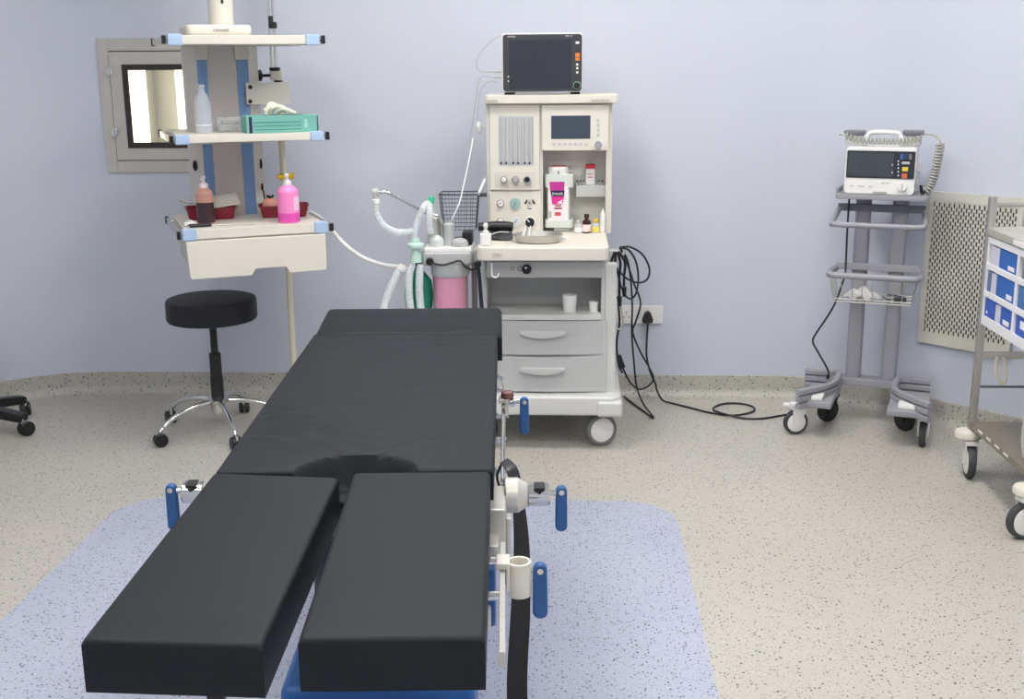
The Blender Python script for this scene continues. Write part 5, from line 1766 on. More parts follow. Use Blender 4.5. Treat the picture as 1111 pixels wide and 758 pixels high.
lead('black cable swinging right below the loops and back towards the floor cord', [A(674, 271, 4.85), A(682, 290, 4.87), A(688, 308, 4.92), A(695, 328, 5.0), A(690, 348, 5.04), A(686.5, 360, 5.06), A(694, 380, 5.1), A(704, 398, 5.14), A(709, 410, 5.16), A(704, 418, 5.16), A(694, 422, 5.14), A(684, 415, 5.12), A(675, 398, 5.1)], plug=(A(675, 399, 5.1), A(671, 385, 5.1), .016))
p709 = at(676, 429, Z=.006)
lead('short black cable end lying on the floor right of the machine caster', [p709, at(690, 440, Z=.006), at(709, 453.5, Z=.0055)], r=.0045)
for i, (x, y1, lb_) in enumerate(((662, 316, 'leftmost black plug lead hanging beside the machine desk'), (666, 322, 'second black plug lead hanging beside the machine desk'), (672, 330, 'black plug lead with dark end hanging below the hook'), (677, 320, 'forked black plug lead nearest the wall socket'))):
    Yq_ = YR - .115 + .02 * i
    lead(lb_, [A(667 + i * 1.5, 273, Yq_), A(x + 1, 285, Yq_), A(x, 300, Yq_), A(x, y1 - 8, Yq_)], r=.0055, plug=(A(x, y1 - 9, Yq_), A(x + .5, y1 + 2, Yq_), .011))
lead('thin pale cable curving at the lower right edge of the machine', [A(664, 350, 4.70), A(670, 357, 4.70), A(676, 352, 4.72), A(674, 335, 4.74), A(671, 315, 4.75)], r=.0035, name='pale_cable', m_=M_COIL)
lead('slim black cable running down the rear right edge of the machine', [A(671, 330, 5.0), A(672, 350, 5.0), A(669, 372, 5.0), A(671, 395, 5.02), A(675, 404, 5.05)], r=.005)
# plugged-in cord of the defibrillator that runs over the floor
pl = at(702.5, 343, Y=YB - .015)
pts = [Vector((pl.x, YB - .035, pl.z - .03)), at(702, 365, Y=5.29), at(701.5, 385, Y=5.27), at(705, 402, Y=5.26), at(711, 416, Y=5.24), at(713, 424, Y=5.22), at(719, 434, Z=.02), at(730, 437.5, Z=.0052), at(748, 442, Z=.0052), at(770, 447.5, Z=.0052), at(795, 450.5, Z=.0052), at(815, 447, Z=.0052), at(818, 442, Z=.0052), at(806, 438, Z=.0052), at(788, 437.5, Z=.0052), at(776, 441, Z=.0052), at(775, 445, Z=.0075), at(788, 449.5, Z=.0145), at(806, 453.5, Z=.0052), at(825, 454, Z=.0052), at(845, 451, Z=.0052), at(862, 447.5, Z=.0052), at(878, 441, Z=.0052), at(886, 434, Z=.02)]
dcord = pts
t = thing('floor_cord', 'black cord from the wall plug snaking over the floor to the defibrillator cart', 'cable', tuple(pts[6]))
mb = MB(); mb.tube(pts, .0046, seg=9, spline=7); mb.build('cord', M_CABLE, t)
mb = MB()
mb.prism([(-.022, -.028), (.022, -.028), (.026, -.012), (.014, .020), (.0, .030), (-.014, .020), (-.026, -.012)], .0, .030, M=T(pl.x, YB - .0156, pl.z) @ Matrix.Rotation(PI / 2, 4, 'X'), bev=.005)
mb.build('plug', M_BLACK, t)

# ------------------------------------------------------------------ defibrillator cart
cl_, cr_ = at(862, 470.5, Z=0), at(1000, 485.5, Z=0)
DR = math.atan2(cr_.y - cl_.y, cr_.x - cl_.x)
dmid = (cl_ + cr_) / 2
dc = thing('defibrillator_cart', 'grey two column cart on casters in front of the right corner panel', 'cart', (dmid.x, dmid.y, 0), DR)
DM = dc.matrix_basis.copy()
DI = DM.inverted()
dn = DM.to_3x3() @ Vector((0, 1, 0))


def dz(x, y, z):
    return DI @ at(x, y, Z=z)


def df(x, y, d):
    o = DM @ Vector((0, d, 0))
    return DI @ at(x, y, plane=(dn, dn.dot(o)))


def caster_local(t, Mx, p, ang, **k):
    q = Mx @ Vector((p[0], p[1], 0))
    return caster(t, (q.x, q.y), ang, **k)


hs = (cr_ - cl_).length / 2
zb_ = .205
ycol = .27
colx = [df(925, 400, ycol).x, df(964, 400, ycol).x]
ztray = df(955, 214, ycol).z
zb_ = df(940, 409, ycol).z
for x in colx:
    mb = MB(); mb.prism(rect_out(.064, .05, .018, 5, x, ycol + .03), zb_ - .03, ztray, bev=.001); mb.build('column', M_CARTG, dc, world=False)
mb = MB(); mb.box((colx[0] - .09, ycol - .01, zb_ - .045), (colx[1] + .05, ycol + .07, zb_ - .008), .008); mb.build('base_bar', M_CARTG, dc, world=False)
# legs with their ribbed wrap-round bumpers
for s, path in ((-1, [(880, 389), (904, 395), (910, 402), (902, 413), (866, 422)]), (1, [(1012, 400), (980, 400.5), (971.5, 412), (974, 421), (1010, 436)])):
    zt_b = .222
    P = [dz(x, y, zt_b) for x, y in path]
    P = [Vector((p.x, min(p.y, .29), 0)) for p in P]
    Q = crom(P, 5)
    for k in range(1):
        mb = MB()
        for zz_ in (.206, .176, .146):
            ring = []
            n = len(Q)
            for i, q_ in enumerate(Q):
                t_ = (Q[min(i + 1, n - 1)] - Q[max(i - 1, 0)]).normalized()
                nn = Vector((-t_.y, t_.x, 0))
                ring.append([q_ + nn * a_ + Vector((0, 0, zz_ + b_)) for a_, b_ in ((-.012, -.0085), (-.012, .0085), (-.007, .0125), (.007, .0125), (.012, .0085), (.012, -.0085), (.007, -.0125), (-.007, -.0125))])
            vs = [[mb.bm.verts.new(p) for p in r_] for r_ in ring]
            for a_, b_ in zip(vs, vs[1:]):
                for i in range(8):
                    mb.bm.faces.new((a_[i], a_[(i + 1) % 8], b_[(i + 1) % 8], b_[i]))
            mb.bm.faces.new(vs[0]); mb.bm.faces.new(vs[-1][::-1])
        # a thin web behind the ribs ties them together
        web = [q_ for q_ in Q]
        mb.strip([(q_.x, q_.y, .136) for q_ in web], [(q_.x, q_.y, .214) for q_ in web])
        mb.build('ribbed_bumper', M_CARTG, dc, world=False)
    inner = max(P, key=lambda p: -s * p.x)
    fx, fy = P[-1].x, P[-1].y
    mb = MB()
    mb.box((inner.x - .012 if s > 0 else fx + .01, fy + .035, .135), (fx - .01 if s > 0 else inner.x + .012, P[0].y - .02, .165), .008)
    leg = mb.build('leg', M_CARTG, dc, world=False)
    lx_ = (inner.x + fx) / 2
    mb = MB(); mb.box((lx_ - .05, fy + .05, .163), (lx_ + .035, fy + .12, .186), .008); mb.build('leg_cap', M_WHITE, leg, world=False)
    xa_, xb_ = sorted((inner.x, colx[0] - .05 if s < 0 else colx[1] + .03))
    mb = MB(); mb.box((xa_ - .004, ycol - .02, .145), (xb_ + .004, ycol + .05, .190), .006); mb.build('cross_arm', M_CARTG, dc, world=False)
caster_local(dc, DM, (-hs + .02, .015), math.radians(12), r=.053, w=.028, tyre=M_RUBBER, disc_m=M_WHITE, fork=M_WHITE, ztop=.138, off=.022)
caster_local(dc, DM, (hs, .015), math.radians(68), r=.053, w=.028, tyre=M_RUBBER, disc_m=M_WHITE, fork=M_WHITE, ztop=.138, off=-.016)
caster_local(dc, DM, (-hs + .12, .25), math.radians(30), r=.053, w=.028, tyre=M_BLACK, disc_m=M_BLACK, fork=M_BLACK, ztop=.138)
caster_local(dc, DM, (hs - .1, .23), math.radians(120), r=.053, w=.028, tyre=M_BLACK, disc_m=M_BLACK, fork=M_BLACK, ztop=.138)
pl_ = df(852, 441, 0)
mb = MB(); mb.box((-hs - .055, -.004, .118), (-hs + .02, .03, .130), .004); mb.build('brake_pedal', M_WHITE, dc, world=False)
# top tray
yt = ycol - .13
ta_, tb_ = df(906, 211, yt), df(1007.5, 216, yt)
ztt = df(955, 212.0, yt).z
mb = MB(); mb.prism(rect_out(tb_.x - ta_.x, .235, .02, 4, (ta_.x + tb_.x) / 2, yt + .1175), ztt - .020, ztt, bev=.004)
tr_ = mb.build('top_tray', M_CARTG, dc, world=False)
mb = MB(); mb.box((ta_.x - .004, yt + .06, ztt - .012), (ta_.x + .008, yt + .22, ztt + .022), .004); mb.build('tray_lip', M_CARTG, tr_, world=False)
# hoop handle
def hoop(name, y_back, xl, xr, zback, pts_px, r, m_, yfront):
    L1, R1 = df(*pts_px[0], yfront), df(*pts_px[1], yfront)
    z_ = (L1.z + R1.z) / 2
    k = .035
    z_k = zback or z_
    pts = [(L1.x + .012, y_back, z_k), (L1.x + .003, y_back - .06, z_ * .6 + z_k * .4), (L1.x, yfront + k, z_), (L1.x + k * .3, yfront + k * .3, z_), (L1.x + k, yfront, z_), ((L1.x + R1.x) / 2, yfront - .004, z_), (R1.x - k, yfront, z_), (R1.x - k * .3, yfront + k * .3, z_), (R1.x, yfront + k, z_), (R1.x - .003, y_back - .06, z_ * .6 + z_k * .4), (R1.x - .012, y_back, z_k)]
    mb = MB(); mb.tube(pts, r, seg=14, spline=5)
    return mb.build(name, m_, dc, world=False), L1, R1, z_


yh_ = ycol - .20
hp, L1, R1, zh = hoop('handle_hoop', ycol + .005, 0, 0, df(950, 226, ycol).z, [(901, 244), (1002, 246.5)], .0115, M_CARTG, yh_)
zhb = df(950, 225.5, ycol).z
mb = MB()
mb.box((L1.x + .004, ycol - .012, zhb - .016), (R1.x - .004, ycol + .004, zhb + .016), .004); mb.build('handle_back_bar', M_CARTD, dc, world=False)
# wire basket with its hoop rim
rm, L2, R2, zr = hoop('basket_rim', ycol + .005, 0, 0, 0, [(898, 300), (997.5, 301.5)], .0135, M_CARTG, yh_ + .01)
mb = MB(); mb.box((L2.x + .012, ycol - .012, zr - .004), (R2.x - .012, ycol + .003, zr + .026), .004); mb.build('basket_back_bar', M_CARTG, dc, world=False)
zbk = df(945, 329, yh_ + .04).z
mb = MB()
y0_, y1_ = yh_ + .012, ycol - .016
kx_, ky_ = .028, .03
for i in range(9):
    f = i / 8
    mb.tube([(L2.x + .006 + (R2.x - L2.x - .012) * f, y0_, zr), (L2.x + kx_ + (R2.x - L2.x - 2 * kx_) * f, y0_ + ky_, zbk)], .0018, seg=6)
    mb.tube([(L2.x + kx_ + (R2.x - L2.x - 2 * kx_) * f, y0_ + ky_, zbk), (L2.x + kx_ + (R2.x - L2.x - 2 * kx_) * f, y1_, zbk)], .0018, seg=6)
for i in range(4):
    f = i / 3
    for s_, x_ in ((1, L2.x + .006), (-1, R2.x - .006)):
        mb.tube([(x_, y0_ + (y1_ - y0_) * f, zr), (x_ + s_ * (kx_ - .006), y0_ + ky_ + (y1_ - y0_ - ky_) * f, zbk)], .0018, seg=6)
for z_, f in ((zbk, 1.0), (zbk + .012, .88)):
    a_, b_ = kx_ * f, ky_ * f
    mb.tube([(L2.x + a_, y0_ + b_, z_), (R2.x - a_, y0_ + b_, z_), (R2.x - a_, y1_, z_), (L2.x + a_, y1_, z_)], .0028, seg=8, closed=True)
mb.build('basket_wires', M_STEEL, dc, world=False)
# things in the basket
t = thing('plastic_pouch', 'crumpled clear plastic pouch lying in the wire basket of the cart', 'pouch', DM @ Vector(((L2.x + R2.x) / 2 - .045, y0_ + .085, zbk + .004)), DR)
mb = MB(); mb.grid(lambda u, v: Vector((-.075 + .15 * u, -.045 + .075 * v, .004 + .035 * math.sin(PI * u) * math.sin(PI * v) + .010 * math.sin(17 * u + 9 * v) * math.sin(PI * u) + .010)), 26, 14); mb.build('pouch_film', M_BAG, t, world=False, solid=.0015)
t = thing('grey_lead', 'dark grey lead with clip lying in right half of the cart basket', 'cable', DM @ Vector(((L2.x + R2.x) / 2 + .085, y0_ + .068, zbk + .006)), DR)
mb = MB(); mb.tube([(-.05, .0, .02), (-.03, -.006, .012), (.0, .0, .010), (.03, -.004, .012), (.04, .01, .016), (.02, .02, .02), (-.03, .012, .026)], .003, seg=8, spline=5); mb.build('lead_cord', M_DARKW, t, world=False)
mb = MB(); mb.box((.0, -.012, .003), (.05, .006, .02), .004); mb.build('lead_clip', M_RUBBER, t, world=False)

# ------------------------------------------------------------------ defibrillator
yd_ = ycol - .115
TL, TR_, BL, BR = df(919.5, 158.5, yd_), df(994, 161, yd_), df(914, 208, yd_), df(992.5, 211, yd_)
xl_, xr_ = (TL.x + BL.x) / 2, (TR_.x + BR.x) / 2
zlo_, zhi_ = ztt + .0006, (TL.z + TR_.z) / 2
dfb = thing('defibrillator', 'white defibrillator with dark screen standing on top of the grey cart', 'defibrillator', DM @ Vector(((xl_ + xr_) / 2, yd_ + .1, ztt)), DR)
ctr = Vector(((xl_ + xr_) / 2, yd_ + .1, 0))


def dbuild(mb, name, m_, parent=None, **k):
    """meshes measured in cart coordinates, moved into the defibrillator's own"""
    bmesh.ops.translate(mb.bm, verts=list(mb.bm.verts), vec=-Vector((ctr.x, ctr.y, ztt)))
    return mb.build(name, m_, parent or dfb, world=False, **k)


w_, h_ = xr_ - xl_, zhi_ - zlo_
RX = Matrix.Rotation(PI / 2, 4, 'X')
mb = MB(); mb.prism([(x, y) for x, y in rect_out(w_, h_, .016, 5, (xl_ + xr_) / 2, (zlo_ + zhi_) / 2)], -(yd_ + .17), -yd_, M=RX, bev=.006, seg=3); hsg = dbuild(mb, 'housing', M_WHITE)
s0_, s1_ = df(919.5, 163, yd_ - .003), df(991.5, 194.5, yd_ - .003)
mb = MB(); mb.prism([(x, y) for x, y in rect_out(s1_.x - s0_.x, s0_.z - s1_.z, .004, 3, (s0_.x + s1_.x) / 2, (s0_.z + s1_.z) / 2)], -(yd_ + .002), -(yd_ - .003), M=RX, bev=.0008); pnl = dbuild(mb, 'display_panel', M_SCREEN)


def kbox(name, x0, y0, x1, y1, m_, d=.004, par=None):
    a_, b_ = df(x0, y0, yd_ - .003), df(x1, y1, yd_ - .003)
    mb = MB(); mb.box((a_.x, yd_ - .003 - d, min(a_.z, b_.z)), (b_.x, yd_ - .001, max(a_.z, b_.z)), min(.0012, d * .3)); return dbuild(mb, name, m_, par or pnl)


M_LCD = mat('grey_lcd', (66, 72, 78), .22, var=.25, scale=7)
kbox('lcd', 921, 165, 968.5, 192, M_LCD, .0008)
kbox('yellow_key', 979, 181, 985, 186, M_YELLOW)
kbox('orange_key', 978.5, 188, 984, 193.5, mat('red_orange_key', (204, 100, 66), .5))
kbox('silver_key', 978.5, 175.3, 987, 178.2, M_GREYP)
kbox('blue_key', 977, 167, 979.8, 173, mat('blue_key', (70, 100, 160), .5))
kbox('dark_key', 981, 167, 985, 173, mat('navy_key', (44, 56, 92), .5))
kbox('grey_key', 986.5, 167, 989, 173, M_INK)
for y in (174, 177.5, 181.5, 185.5, 189.5):
    kbox('small_mark', 974, y, 975.2, y + 1.6, M_LABELW, .001)
for y in (178, 186.5):
    kbox('small_mark', 967.6, y, 968.6, y + 1.4, M_LABELW, .0016)
p = df(979, 202.5, yd_)
mb = MB(); mb.cyl((p.x, yd_ + .002, p.z), (p.x, yd_ - .016, p.z), .019, seg=28, bev=.003); kn = dbuild(mb, 'rotary_knob', M_WHITE, hsg)
mb = MB(); mb.box((p.x - .003, yd_ - .018, p.z - .015), (p.x + .003, yd_ - .015, p.z + .015), .001); dbuild(mb, 'knob_grip', M_GREYP, kn)
for (x, y, w2_) in ((924, 201.5, 1.6), (934.5, 202, 3), (944.5, 202.5, 2), (958, 198.5, 2), (963, 198.7, 1.5)):
    a_ = df(x - w2_, y - .9, yd_); b_ = df(x + w2_, y + .9, yd_)
    mb = MB(); mb.box((a_.x, yd_ - .0016, b_.z), (b_.x, yd_ + .001, a_.z), .0004); dbuild(mb, 'front_key', M_GREYP, hsg)
a_, b_ = df(947, 207.5, yd_), df(962, 210, yd_)
mb = MB(); mb.box((a_.x, yd_ - .004, b_.z), (b_.x, yd_ + .002, a_.z), .001); dbuild(mb, 'battery_latch', M_COIL, hsg)
# carrying handle
hl, hr_ = df(940, 158, yd_ + .06), df(977, 160, yd_ + .06)
ht = df(958, 143.5, yd_ + .06).z
mb = MB(); mb.tube([(hl.x - .006, yd_ + .06, zhi_ - .01), (hl.x - .002, yd_ + .06, zhi_ + (ht - zhi_) * .5), (hl.x + .008, yd_ + .06, ht - .007), (hl.x + .03, yd_ + .06, ht), (hr_.x - .03, yd_ + .06, ht), (hr_.x - .008, yd_ + .06, ht - .007), (hr_.x + .002, yd_ + .06, zhi_ + (ht - zhi_) * .5), (hr_.x + .006, yd_ + .06, zhi_ - .01)], .0095, seg=14, spline=5); dbuild(mb, 'carrying_handle', M_WHITE)
# paddles lying on both sides of the handle
for (x0, x1, nm) in ((915, 938, 'left grey shock paddle resting on top of the defibrillator'), (979, 1002, 'right grey shock paddle resting on top of the defibrillator')):
    a_, b_ = df(x0, 143, yd_ + .09), df(x1, 144.5, yd_ + .09)
    t = thing('shock_paddle', nm, 'paddle', DM @ Vector(((a_.x + b_.x) / 2, yd_ + .11, zhi_)), DR)
    wv = (b_.x - a_.x) / 2
    hv = (a_.z + b_.z) / 2 - zhi_
    mb = MB(); mb.box((-wv, -.02, hv - .012), (wv, .05, hv + .008), .006, 3); mb.build('paddle_grip', M_CARTD, t, world=False)
    mb = MB(); mb.box((-wv * .8, -.01, .0006), (wv * .8, .045, hv - .011), .004); mb.build('paddle_base', M_GREYP, t, world=False)


def coil(pts, r, turns, wire):
    P = crom([Vector(p) for p in pts], 10)
    n = turns * 9
    L = [0]
    for a, b in zip(P, P[1:]):
        L.append(L[-1] + (b - a).length)
    out = []
    j = 0
    for i in range(n + 1):
        s_ = L[-1] * i / n
        while j < len(L) - 2 and L[j + 1] < s_:
            j += 1
        f = (s_ - L[j]) / max(1e-9, L[j + 1] - L[j])
        c = P[j].lerp(P[j + 1], f)
        tg = (P[j + 1] - P[j]).normalized()
        u = tg.cross(Vector((0, 1, 0)) if abs(tg.y) < .9 else Vector((1, 0, 0))).normalized()
        v = tg.cross(u)
        a = 2 * PI * turns * i / n
        out.append(c + u * r * math.cos(a) + v * r * math.sin(a))
    return out


yc_ = yd_ + .030
t = thing('coiled_cord', 'pale coiled cord draped in front of the defibrillator handle and paddles', 'cable', DM @ Vector(((xl_ + xr_) / 2, yc_, zhi_)), DR)
loc = lambda x, y, d: df(x, y, d) - Vector(((xl_ + xr_) / 2, yc_, zhi_))
mb = MB(); mb.tube(coil([loc(918, 147, yc_), loc(930, 151.5, yc_), loc(945, 152.8, yc_), loc(958, 153.2, yc_), loc(972, 153.5, yc_), loc(986, 152.8, yc_), loc(1000, 150, yc_)], .0115, 19, .0035), .0033, seg=6); mb.build('coil', M_COIL, t, world=False)
mb = MB(); mb.tube([loc(918, 147, yc_), loc(914, 145, yc_ + .02), loc(911, 146, yc_ + .03)], .005, seg=8); mb.build('cord_end', M_GREYP, t, world=False)
yq_ = yd_ + .05
t = thing('coiled_cord', 'thick pale coiled cord hanging at the right side of the defibrillator', 'cable', DM @ Vector((xr_, yq_, ztt)), DR)
loc = lambda x, y, d: df(x, y, d) - Vector((xr_, yq_, ztt))
mb = MB(); mb.tube(coil([loc(1020, 156, yq_), loc(1018.5, 168, yq_), loc(1016, 180, yq_), loc(1013, 192, yq_), loc(1008.5, 203, yq_), loc(1003.5, 208, yq_)], .0150, 17, .0042), .0042, seg=6); mb.build('coil', M_COIL, t, world=False)
mb = MB(); mb.tube([loc(1001, 146, yq_ + .06), loc(1008, 145.5, yq_ + .05), loc(1015, 148, yq_ + .02), loc(1020, 153, yq_), loc(1020, 157, yq_)], .004, seg=8, spline=5); mb.build('cord_end', M_COIL, t, world=False)
mb = MB(); a_ = loc(1003.5, 208, yq_); mb.tube([a_, a_ + Vector((-.01, 0, -.006)), loc(999.5, 206, yq_), loc(999, 201, yq_)], .0065, seg=8, spline=4); mb.build('cord_boot', M_BLACK, t, world=False)
a_ = df(997.8, 180, yd_ + .04)
mb = MB(); mb.box((xr_ - .001, yd_ + .03, df(997, 186.5, yd_ + .04).z), (a_.x + .007, yd_ + .06, df(997, 176, yd_ + .04).z), .004); dbuild(mb, 'side_connector', M_GREYP, hsg)
mb = MB(); mb.tube([(a_.x - .001, yd_ + .045, df(997, 186, yd_ + .04).z), (a_.x - .002, yd_ + .045, df(996.5, 195, yd_ + .04).z), (a_.x - .006, yd_ + .045, df(996, 204, yd_ + .04).z)], .004, seg=8); dbuild(mb, 'side_cable', M_GREYP, hsg)
# black mains lead of the defibrillator down along the cart
pts = [df(921.5, 214, ycol - .02), df(920.5, 228, ycol - .035), df(919, 255, ycol - .035), df(918, 280, ycol - .035), df(917, 296, ycol - .06), df(913, 310, ycol - .08), df(906, 329, ycol - .12), df(896, 346, ycol - .12), df(884.5, 363, ycol - .11), df(882, 371, ycol - .11), df(887, 381, ycol - .11), df(894, 393, ycol - .115), df(898.5, 402, ycol - .12), df(899, 408, ycol - .12)]
t = thing('mains_lead', 'black lead hanging through the cart basket down to the left foot', 'cable', DM @ pts[-1], DR)
mb = MB(); mb.tube([p - pts[-1] for p in pts], .0042, seg=9, spline=6); mb.build('cord', M_CABLE, t, world=False)
e_ = df(898.5, 402, ycol - .12) - pts[-1]
mb = MB(); mb.cyl(e_ * .3, Vector((-.004, 0, -.012)), .007, seg=12); mb.build('strain_relief', M_BLACK, t, world=False)

# ------------------------------------------------------------------ medicine trolley at the right edge
XT = 1.515
YT1, YT0 = 4.285, 3.66
XT2 = 2.04
mt = thing('medicine_trolley', 'steel framed medicine trolley with white bin rack cut off at the right edge', 'trolley', ((XT + XT2) / 2, (YT0 + YT1) / 2, 0))
ty = lambda x, y: at(x, y, X=XT)
fz = lambda x, y: at(x, y, Y=YT1 - .01).z
zpt = fz(1074, 213)
for (x, y) in ((XT + .013, YT1 - .013), (XT + .013, YT0 + .013), (XT2 - .013, YT1 - .013), (XT2 - .013, YT0 + .013)):
    mb = MB(); mb.box((x - .013, y - .013, .185), (x + .013, y + .013, zpt if y > 4 else fz(1073, 246)), .004); mb.build('post', M_STEEL, mt)
zr_ = fz(1080, 222)
mb = MB(); mb.cyl((XT + .02, YT1 - .013, zr_), (XT2 - .02, YT1 - .013, zr_), .008, seg=14); mb.build('guard_rail', M_STEEL, mt)
zw1, zw0 = fz(1073, 246), fz(1073, 254.5)
mb = MB(); mb.box((XT + .0, YT0, zw0), (XT2, YT1, zw1), .004); wt = mb.build('worktop', M_STEELM, mt)
a_ = ty(1100, 262.5); b_ = ty(1113, 270)
mb = MB(); mb.box((XT - .002, b_.y, zw0 + .006), (XT + .001, a_.y, zw1 - .005), .0004); mb.build('name_tag', M_LABELW, wt)
# bin rack
zrt = zw0 - .002
zrb = at(1063, 351, Y=YT1 - .03).z
yb1, yb0 = YT1 - .028, YT0 + .01
zrow = [at(1070.5, 287.5, Y=yb1).z, at(1067.5, 317, Y=yb1).z]
xdep = .16
ymid = ty(1101.5, 300).y
mb = MB()
th = .011
for z_ in (zrt - .012, zrow[0], zrow[1], zrb + .018):
    k = .018 if z_ == zrb + .018 else (.012 if z_ > zrow[0] + .02 else th)
    mb.box((XT + .004, yb0, z_ - k), (XT + xdep, yb1, z_ + k), .002)
for (ya_, yb2) in ((yb1 - .012, yb1), (ymid - .010, ymid + .010), (yb0, yb0 + .012)):
    mb.box((XT + .0045, ya_, zrb), (XT + xdep, yb2, zrt), .002)
mb.box((XT + xdep - .004, yb0, zrb), (XT + xdep, yb1, zrt), 0)
mb.build('bin_rack', M_BINF, mt)
# lower bars and shelf
zc_ = fz(1080, 384.5)
mb = MB(); mb.box((XT + .02, YT1 - .022, zc_ - .014), (XT2 - .02, YT1 - .004, zc_ + .012), .003); mb.build('cross_rail', M_STEELM, mt)
zc_ = fz(1080, 419)
mb = MB(); mb.cyl((XT + .02, YT1 - .013, zc_), (XT2 - .02, YT1 - .013, zc_), .005, seg=12); mb.build('thin_rail', M_WIRE, mt)
zsh = .215
mb = MB(); mb.box((XT + .004, YT0 + .004, zsh - .004), (XT2 - .004, YT1 - .004, zsh), .001)
mb.box((XT + .001, YT0 + .01, zsh - .016), (XT + .005, YT1 - .01, zsh + .010), .001); mb.box((XT2 - .005, YT0 + .01, zsh - .016), (XT2 - .001, YT1 - .01, zsh + .010), .001)
mb.build('lower_shelf', M_SHELF, mt)
for k in range(4):  # white dashes painted on the shelf edge as its highlights
    y_ = YT1 - .14 - k * .085
    mb = MB(); mb.box((XT - .001, y_ - .022, zsh - .002), (XT + .002, y_ + .022, zsh + .006), .0005); mb.build('shelf_glint', M_LABELW, mt)
for (x, y, a_) in ((XT + .013, YT1 - .013, 82), (XT + .013, YT0 + .013, 15), (XT2 - .013, YT1 - .013, 60), (XT2 - .013, YT0 + .013, 100)):
    mb = MB(); mb.lathe([(0, .150), (.03, .150), (.048, .158), (.05, .172), (.045, .182), (.02, .188), (0, .188)], M=T(x - .012, y, 0), seg=28); mb.build('bumper_disc', M_CREAM, mt)
    caster(mt, (x, y), math.radians(a_), r=.064, w=.03, tyre=M_RUBBER, disc_m=M_WHITE, fork=M_WHITE, ztop=.152, off=.016)

# boxes in the bins
def bin_box(label, y0, y1, z0, z1, m_, tagbox=None, xf=.008, depth=.10):
    ya_, yb2 = min(y0, y1), max(y0, y1)
    t = thing('medicine_carton', label, 'box', (XT + xf + depth / 2, (ya_ + yb2) / 2, z0))
    mb = MB(); mb.box((XT + xf, ya_ + .001, z0 + .0006), (XT + xf + depth, yb2 - .001, z1), .0015); mb.build('carton', m_, t)
    if tagbox:
        f0, f1, g0, g1 = tagbox      # fractions from the far end and from below
        mb = MB(); mb.box((XT + xf - .0012, yb2 - (yb2 - ya_) * f1, z0 + (z1 - z0) * g0), (XT + xf + .0005, yb2 - (yb2 - ya_) * f0, z0 + (z1 - z0) * g1), .0003); mb.build('white_tag', M_LABELW, t)


rows = [(zrow[0] + th, zrt - .024), (zrow[1] + th, zrow[0] - th), (zrb + .036, zrow[1] - th)]
c1a, c1b = yb1 - .013, ymid + .011
c2a, c2b = ymid - .011, yb0 + .013
L1_ = c1a - c1b
z0_, z1_ = rows[0]
hgt = z1_ - z0_
bin_box('pale carton at the far end of the top row in the trolley rack', c1a - .02, c1a - L1_ * .36, z0_, z0_ + hgt * .92, M_BINP)
bin_box('blue carton with white tag in the top row of the trolley rack', c1a - L1_ * .38, c1b + .01, z0_, z0_ + hgt * .95, M_BINB, (.55, .92, .1, .32))
bin_box('grey carton in the top row at the right edge of the picture', c2a - .02, c2a - .12, z0_, z0_ + hgt * .9, mat('slate_card', (120, 126, 142), .5, var=.06))
z0_, z1_ = rows[1]; hgt = z1_ - z0_
bin_box('narrow slate blue carton at the far end of the middle row', c1a - .006, c1a - L1_ * .14, z0_, z0_ + hgt * .95, mat('slate_blue_card', (96, 120, 160), .5))
bin_box('pale carton between slate and blue cartons in the middle row', c1a - L1_ * .16, c1a - L1_ * .34, z0_, z0_ + hgt * .92, M_BINP)
bin_box('largest blue carton with white tag in the middle row of the rack', c1a - L1_ * .36, c1b + .006, z0_, z0_ + hgt * .97, M_BINB, (.6, .9, .1, .32))
bin_box('slim blue carton in the middle row at the right edge of the picture', c2a - .008, c2a - .07, z0_, z0_ + hgt * .95, mat('mid_blue_card', (64, 112, 172), .5))
bin_box('pale carton in the middle row nearest the right edge of the picture', c2a - .075, c2a - .16, z0_, z0_ + hgt * .9, M_BINP)
z0_, z1_ = rows[2]; hgt = z1_ - z0_
bin_box('blue carton with small white dot at the far end of the bottom row', c1a - .004, c1a - L1_ * .38, z0_, z0_ + hgt * .97, mat('royal_blue_card', (48, 92, 188), .5, var=.06), (.2, .32, .18, .32))
bin_box('pale carton between two blue cartons in the bottom row', c1a - L1_ * .40, c1a - L1_ * .58, z0_, z0_ + hgt * .9, M_BINP)
bin_box('blue carton with white tag near middle of the bottom row', c1a - L1_ * .60, c1b + .004, z0_, z0_ + hgt * .97, mat('royal_blue_card', (48, 92, 188), .5), (.25, .8, .12, .36))
bin_box('blue carton with big white print in the bottom row at the right edge', c2a - .012, c2a - .15, z0_, z0_ + hgt * .97, mat('royal_blue_card', (48, 92, 188), .5), (.3, .75, .4, .8))

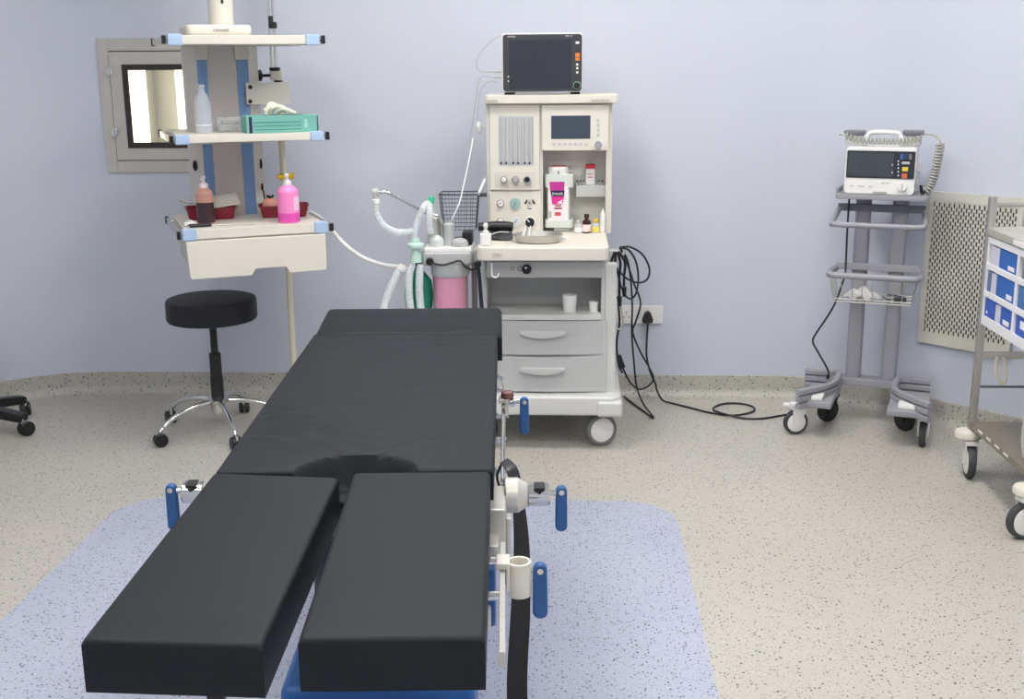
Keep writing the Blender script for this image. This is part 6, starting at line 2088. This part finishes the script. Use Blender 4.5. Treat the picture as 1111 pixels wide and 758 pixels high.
# clear bag and pale tube under the rack
t = thing('plastic_bag', 'translucent white plastic bag hanging under the trolley rack at right edge', 'bag', (XT + .07, 3.95, zrb))
yb_c = ty(1106, 440).y
mb = MB()
zb0_, zb1_ = zsh + .012, zrb - .05


def bagf(u, v):
    a = 2 * PI * u
    r = (.028 + .062 * math.sin(PI * min(1, (1 - v) * .62 + .12)) ** .8) * (1 + .10 * math.sin(a * 5 + v * 6) * (.4 + .6 * (1 - v)))
    return Vector((XT + .10 + r * .8 * math.cos(a), yb_c + r * math.sin(a), zb0_ + (zb1_ - zb0_) * v))


mb.grid(bagf, 40, 18); bmesh.ops.remove_doubles(mb.bm, verts=list(mb.bm.verts), dist=1e-5)
mb.build('bag_film', M_BAG, t)
mb = MB(); mb.tube([(XT + .10, yb_c + .02, zb1_), (XT + .10, yb_c + .01, zrb - .03), (XT + .10, yb_c, zrb - .004)], .006, seg=8); mb.build('bag_tie', M_LABELW, t)
t = thing('pale_tube', 'yellowish tube hanging in a loop from the rail below the trolley rack', 'tube', (XT + .1, YT1 - .03, fz(1085, 400)))
ay = lambda x, y: at(x, y, Y=YT1 - .035)
mb = MB(); mb.tube([ay(1082, 387), ay(1080.5, 398), ay(1082, 408), ay(1087, 416), ay(1091, 412), ay(1091, 400), ay(1089, 388)], .006, seg=10, spline=5); mb.build('tube_loop', M_PVC, t)

# ------------------------------------------------------------------ world and view
w = bpy.data.worlds.new('world')
w.use_nodes = True
w.node_tree.nodes['Background'].inputs['Color'].default_value = (0.6, 0.65, 0.75, 1)
w.node_tree.nodes['Background'].inputs['Strength'].default_value = 0.3
SC.world = w
SC.view_settings.view_transform = 'Standard'
SC.view_settings.look = 'None'
SC.view_settings.exposure = 0.08
SC.view_settings.gamma = 1.0
SC.view_settings.use_curve_mapping = False
try:
    SC.cycles.use_denoising = True
    SC.cycles.max_bounces = 8
    SC.cycles.diffuse_bounces = 5
    SC.cycles.transparent_max_bounces = 24
    SC.cycles.sample_clamp_indirect = 4.0
except Exception:
    pass
bpy.context.view_layer.update()
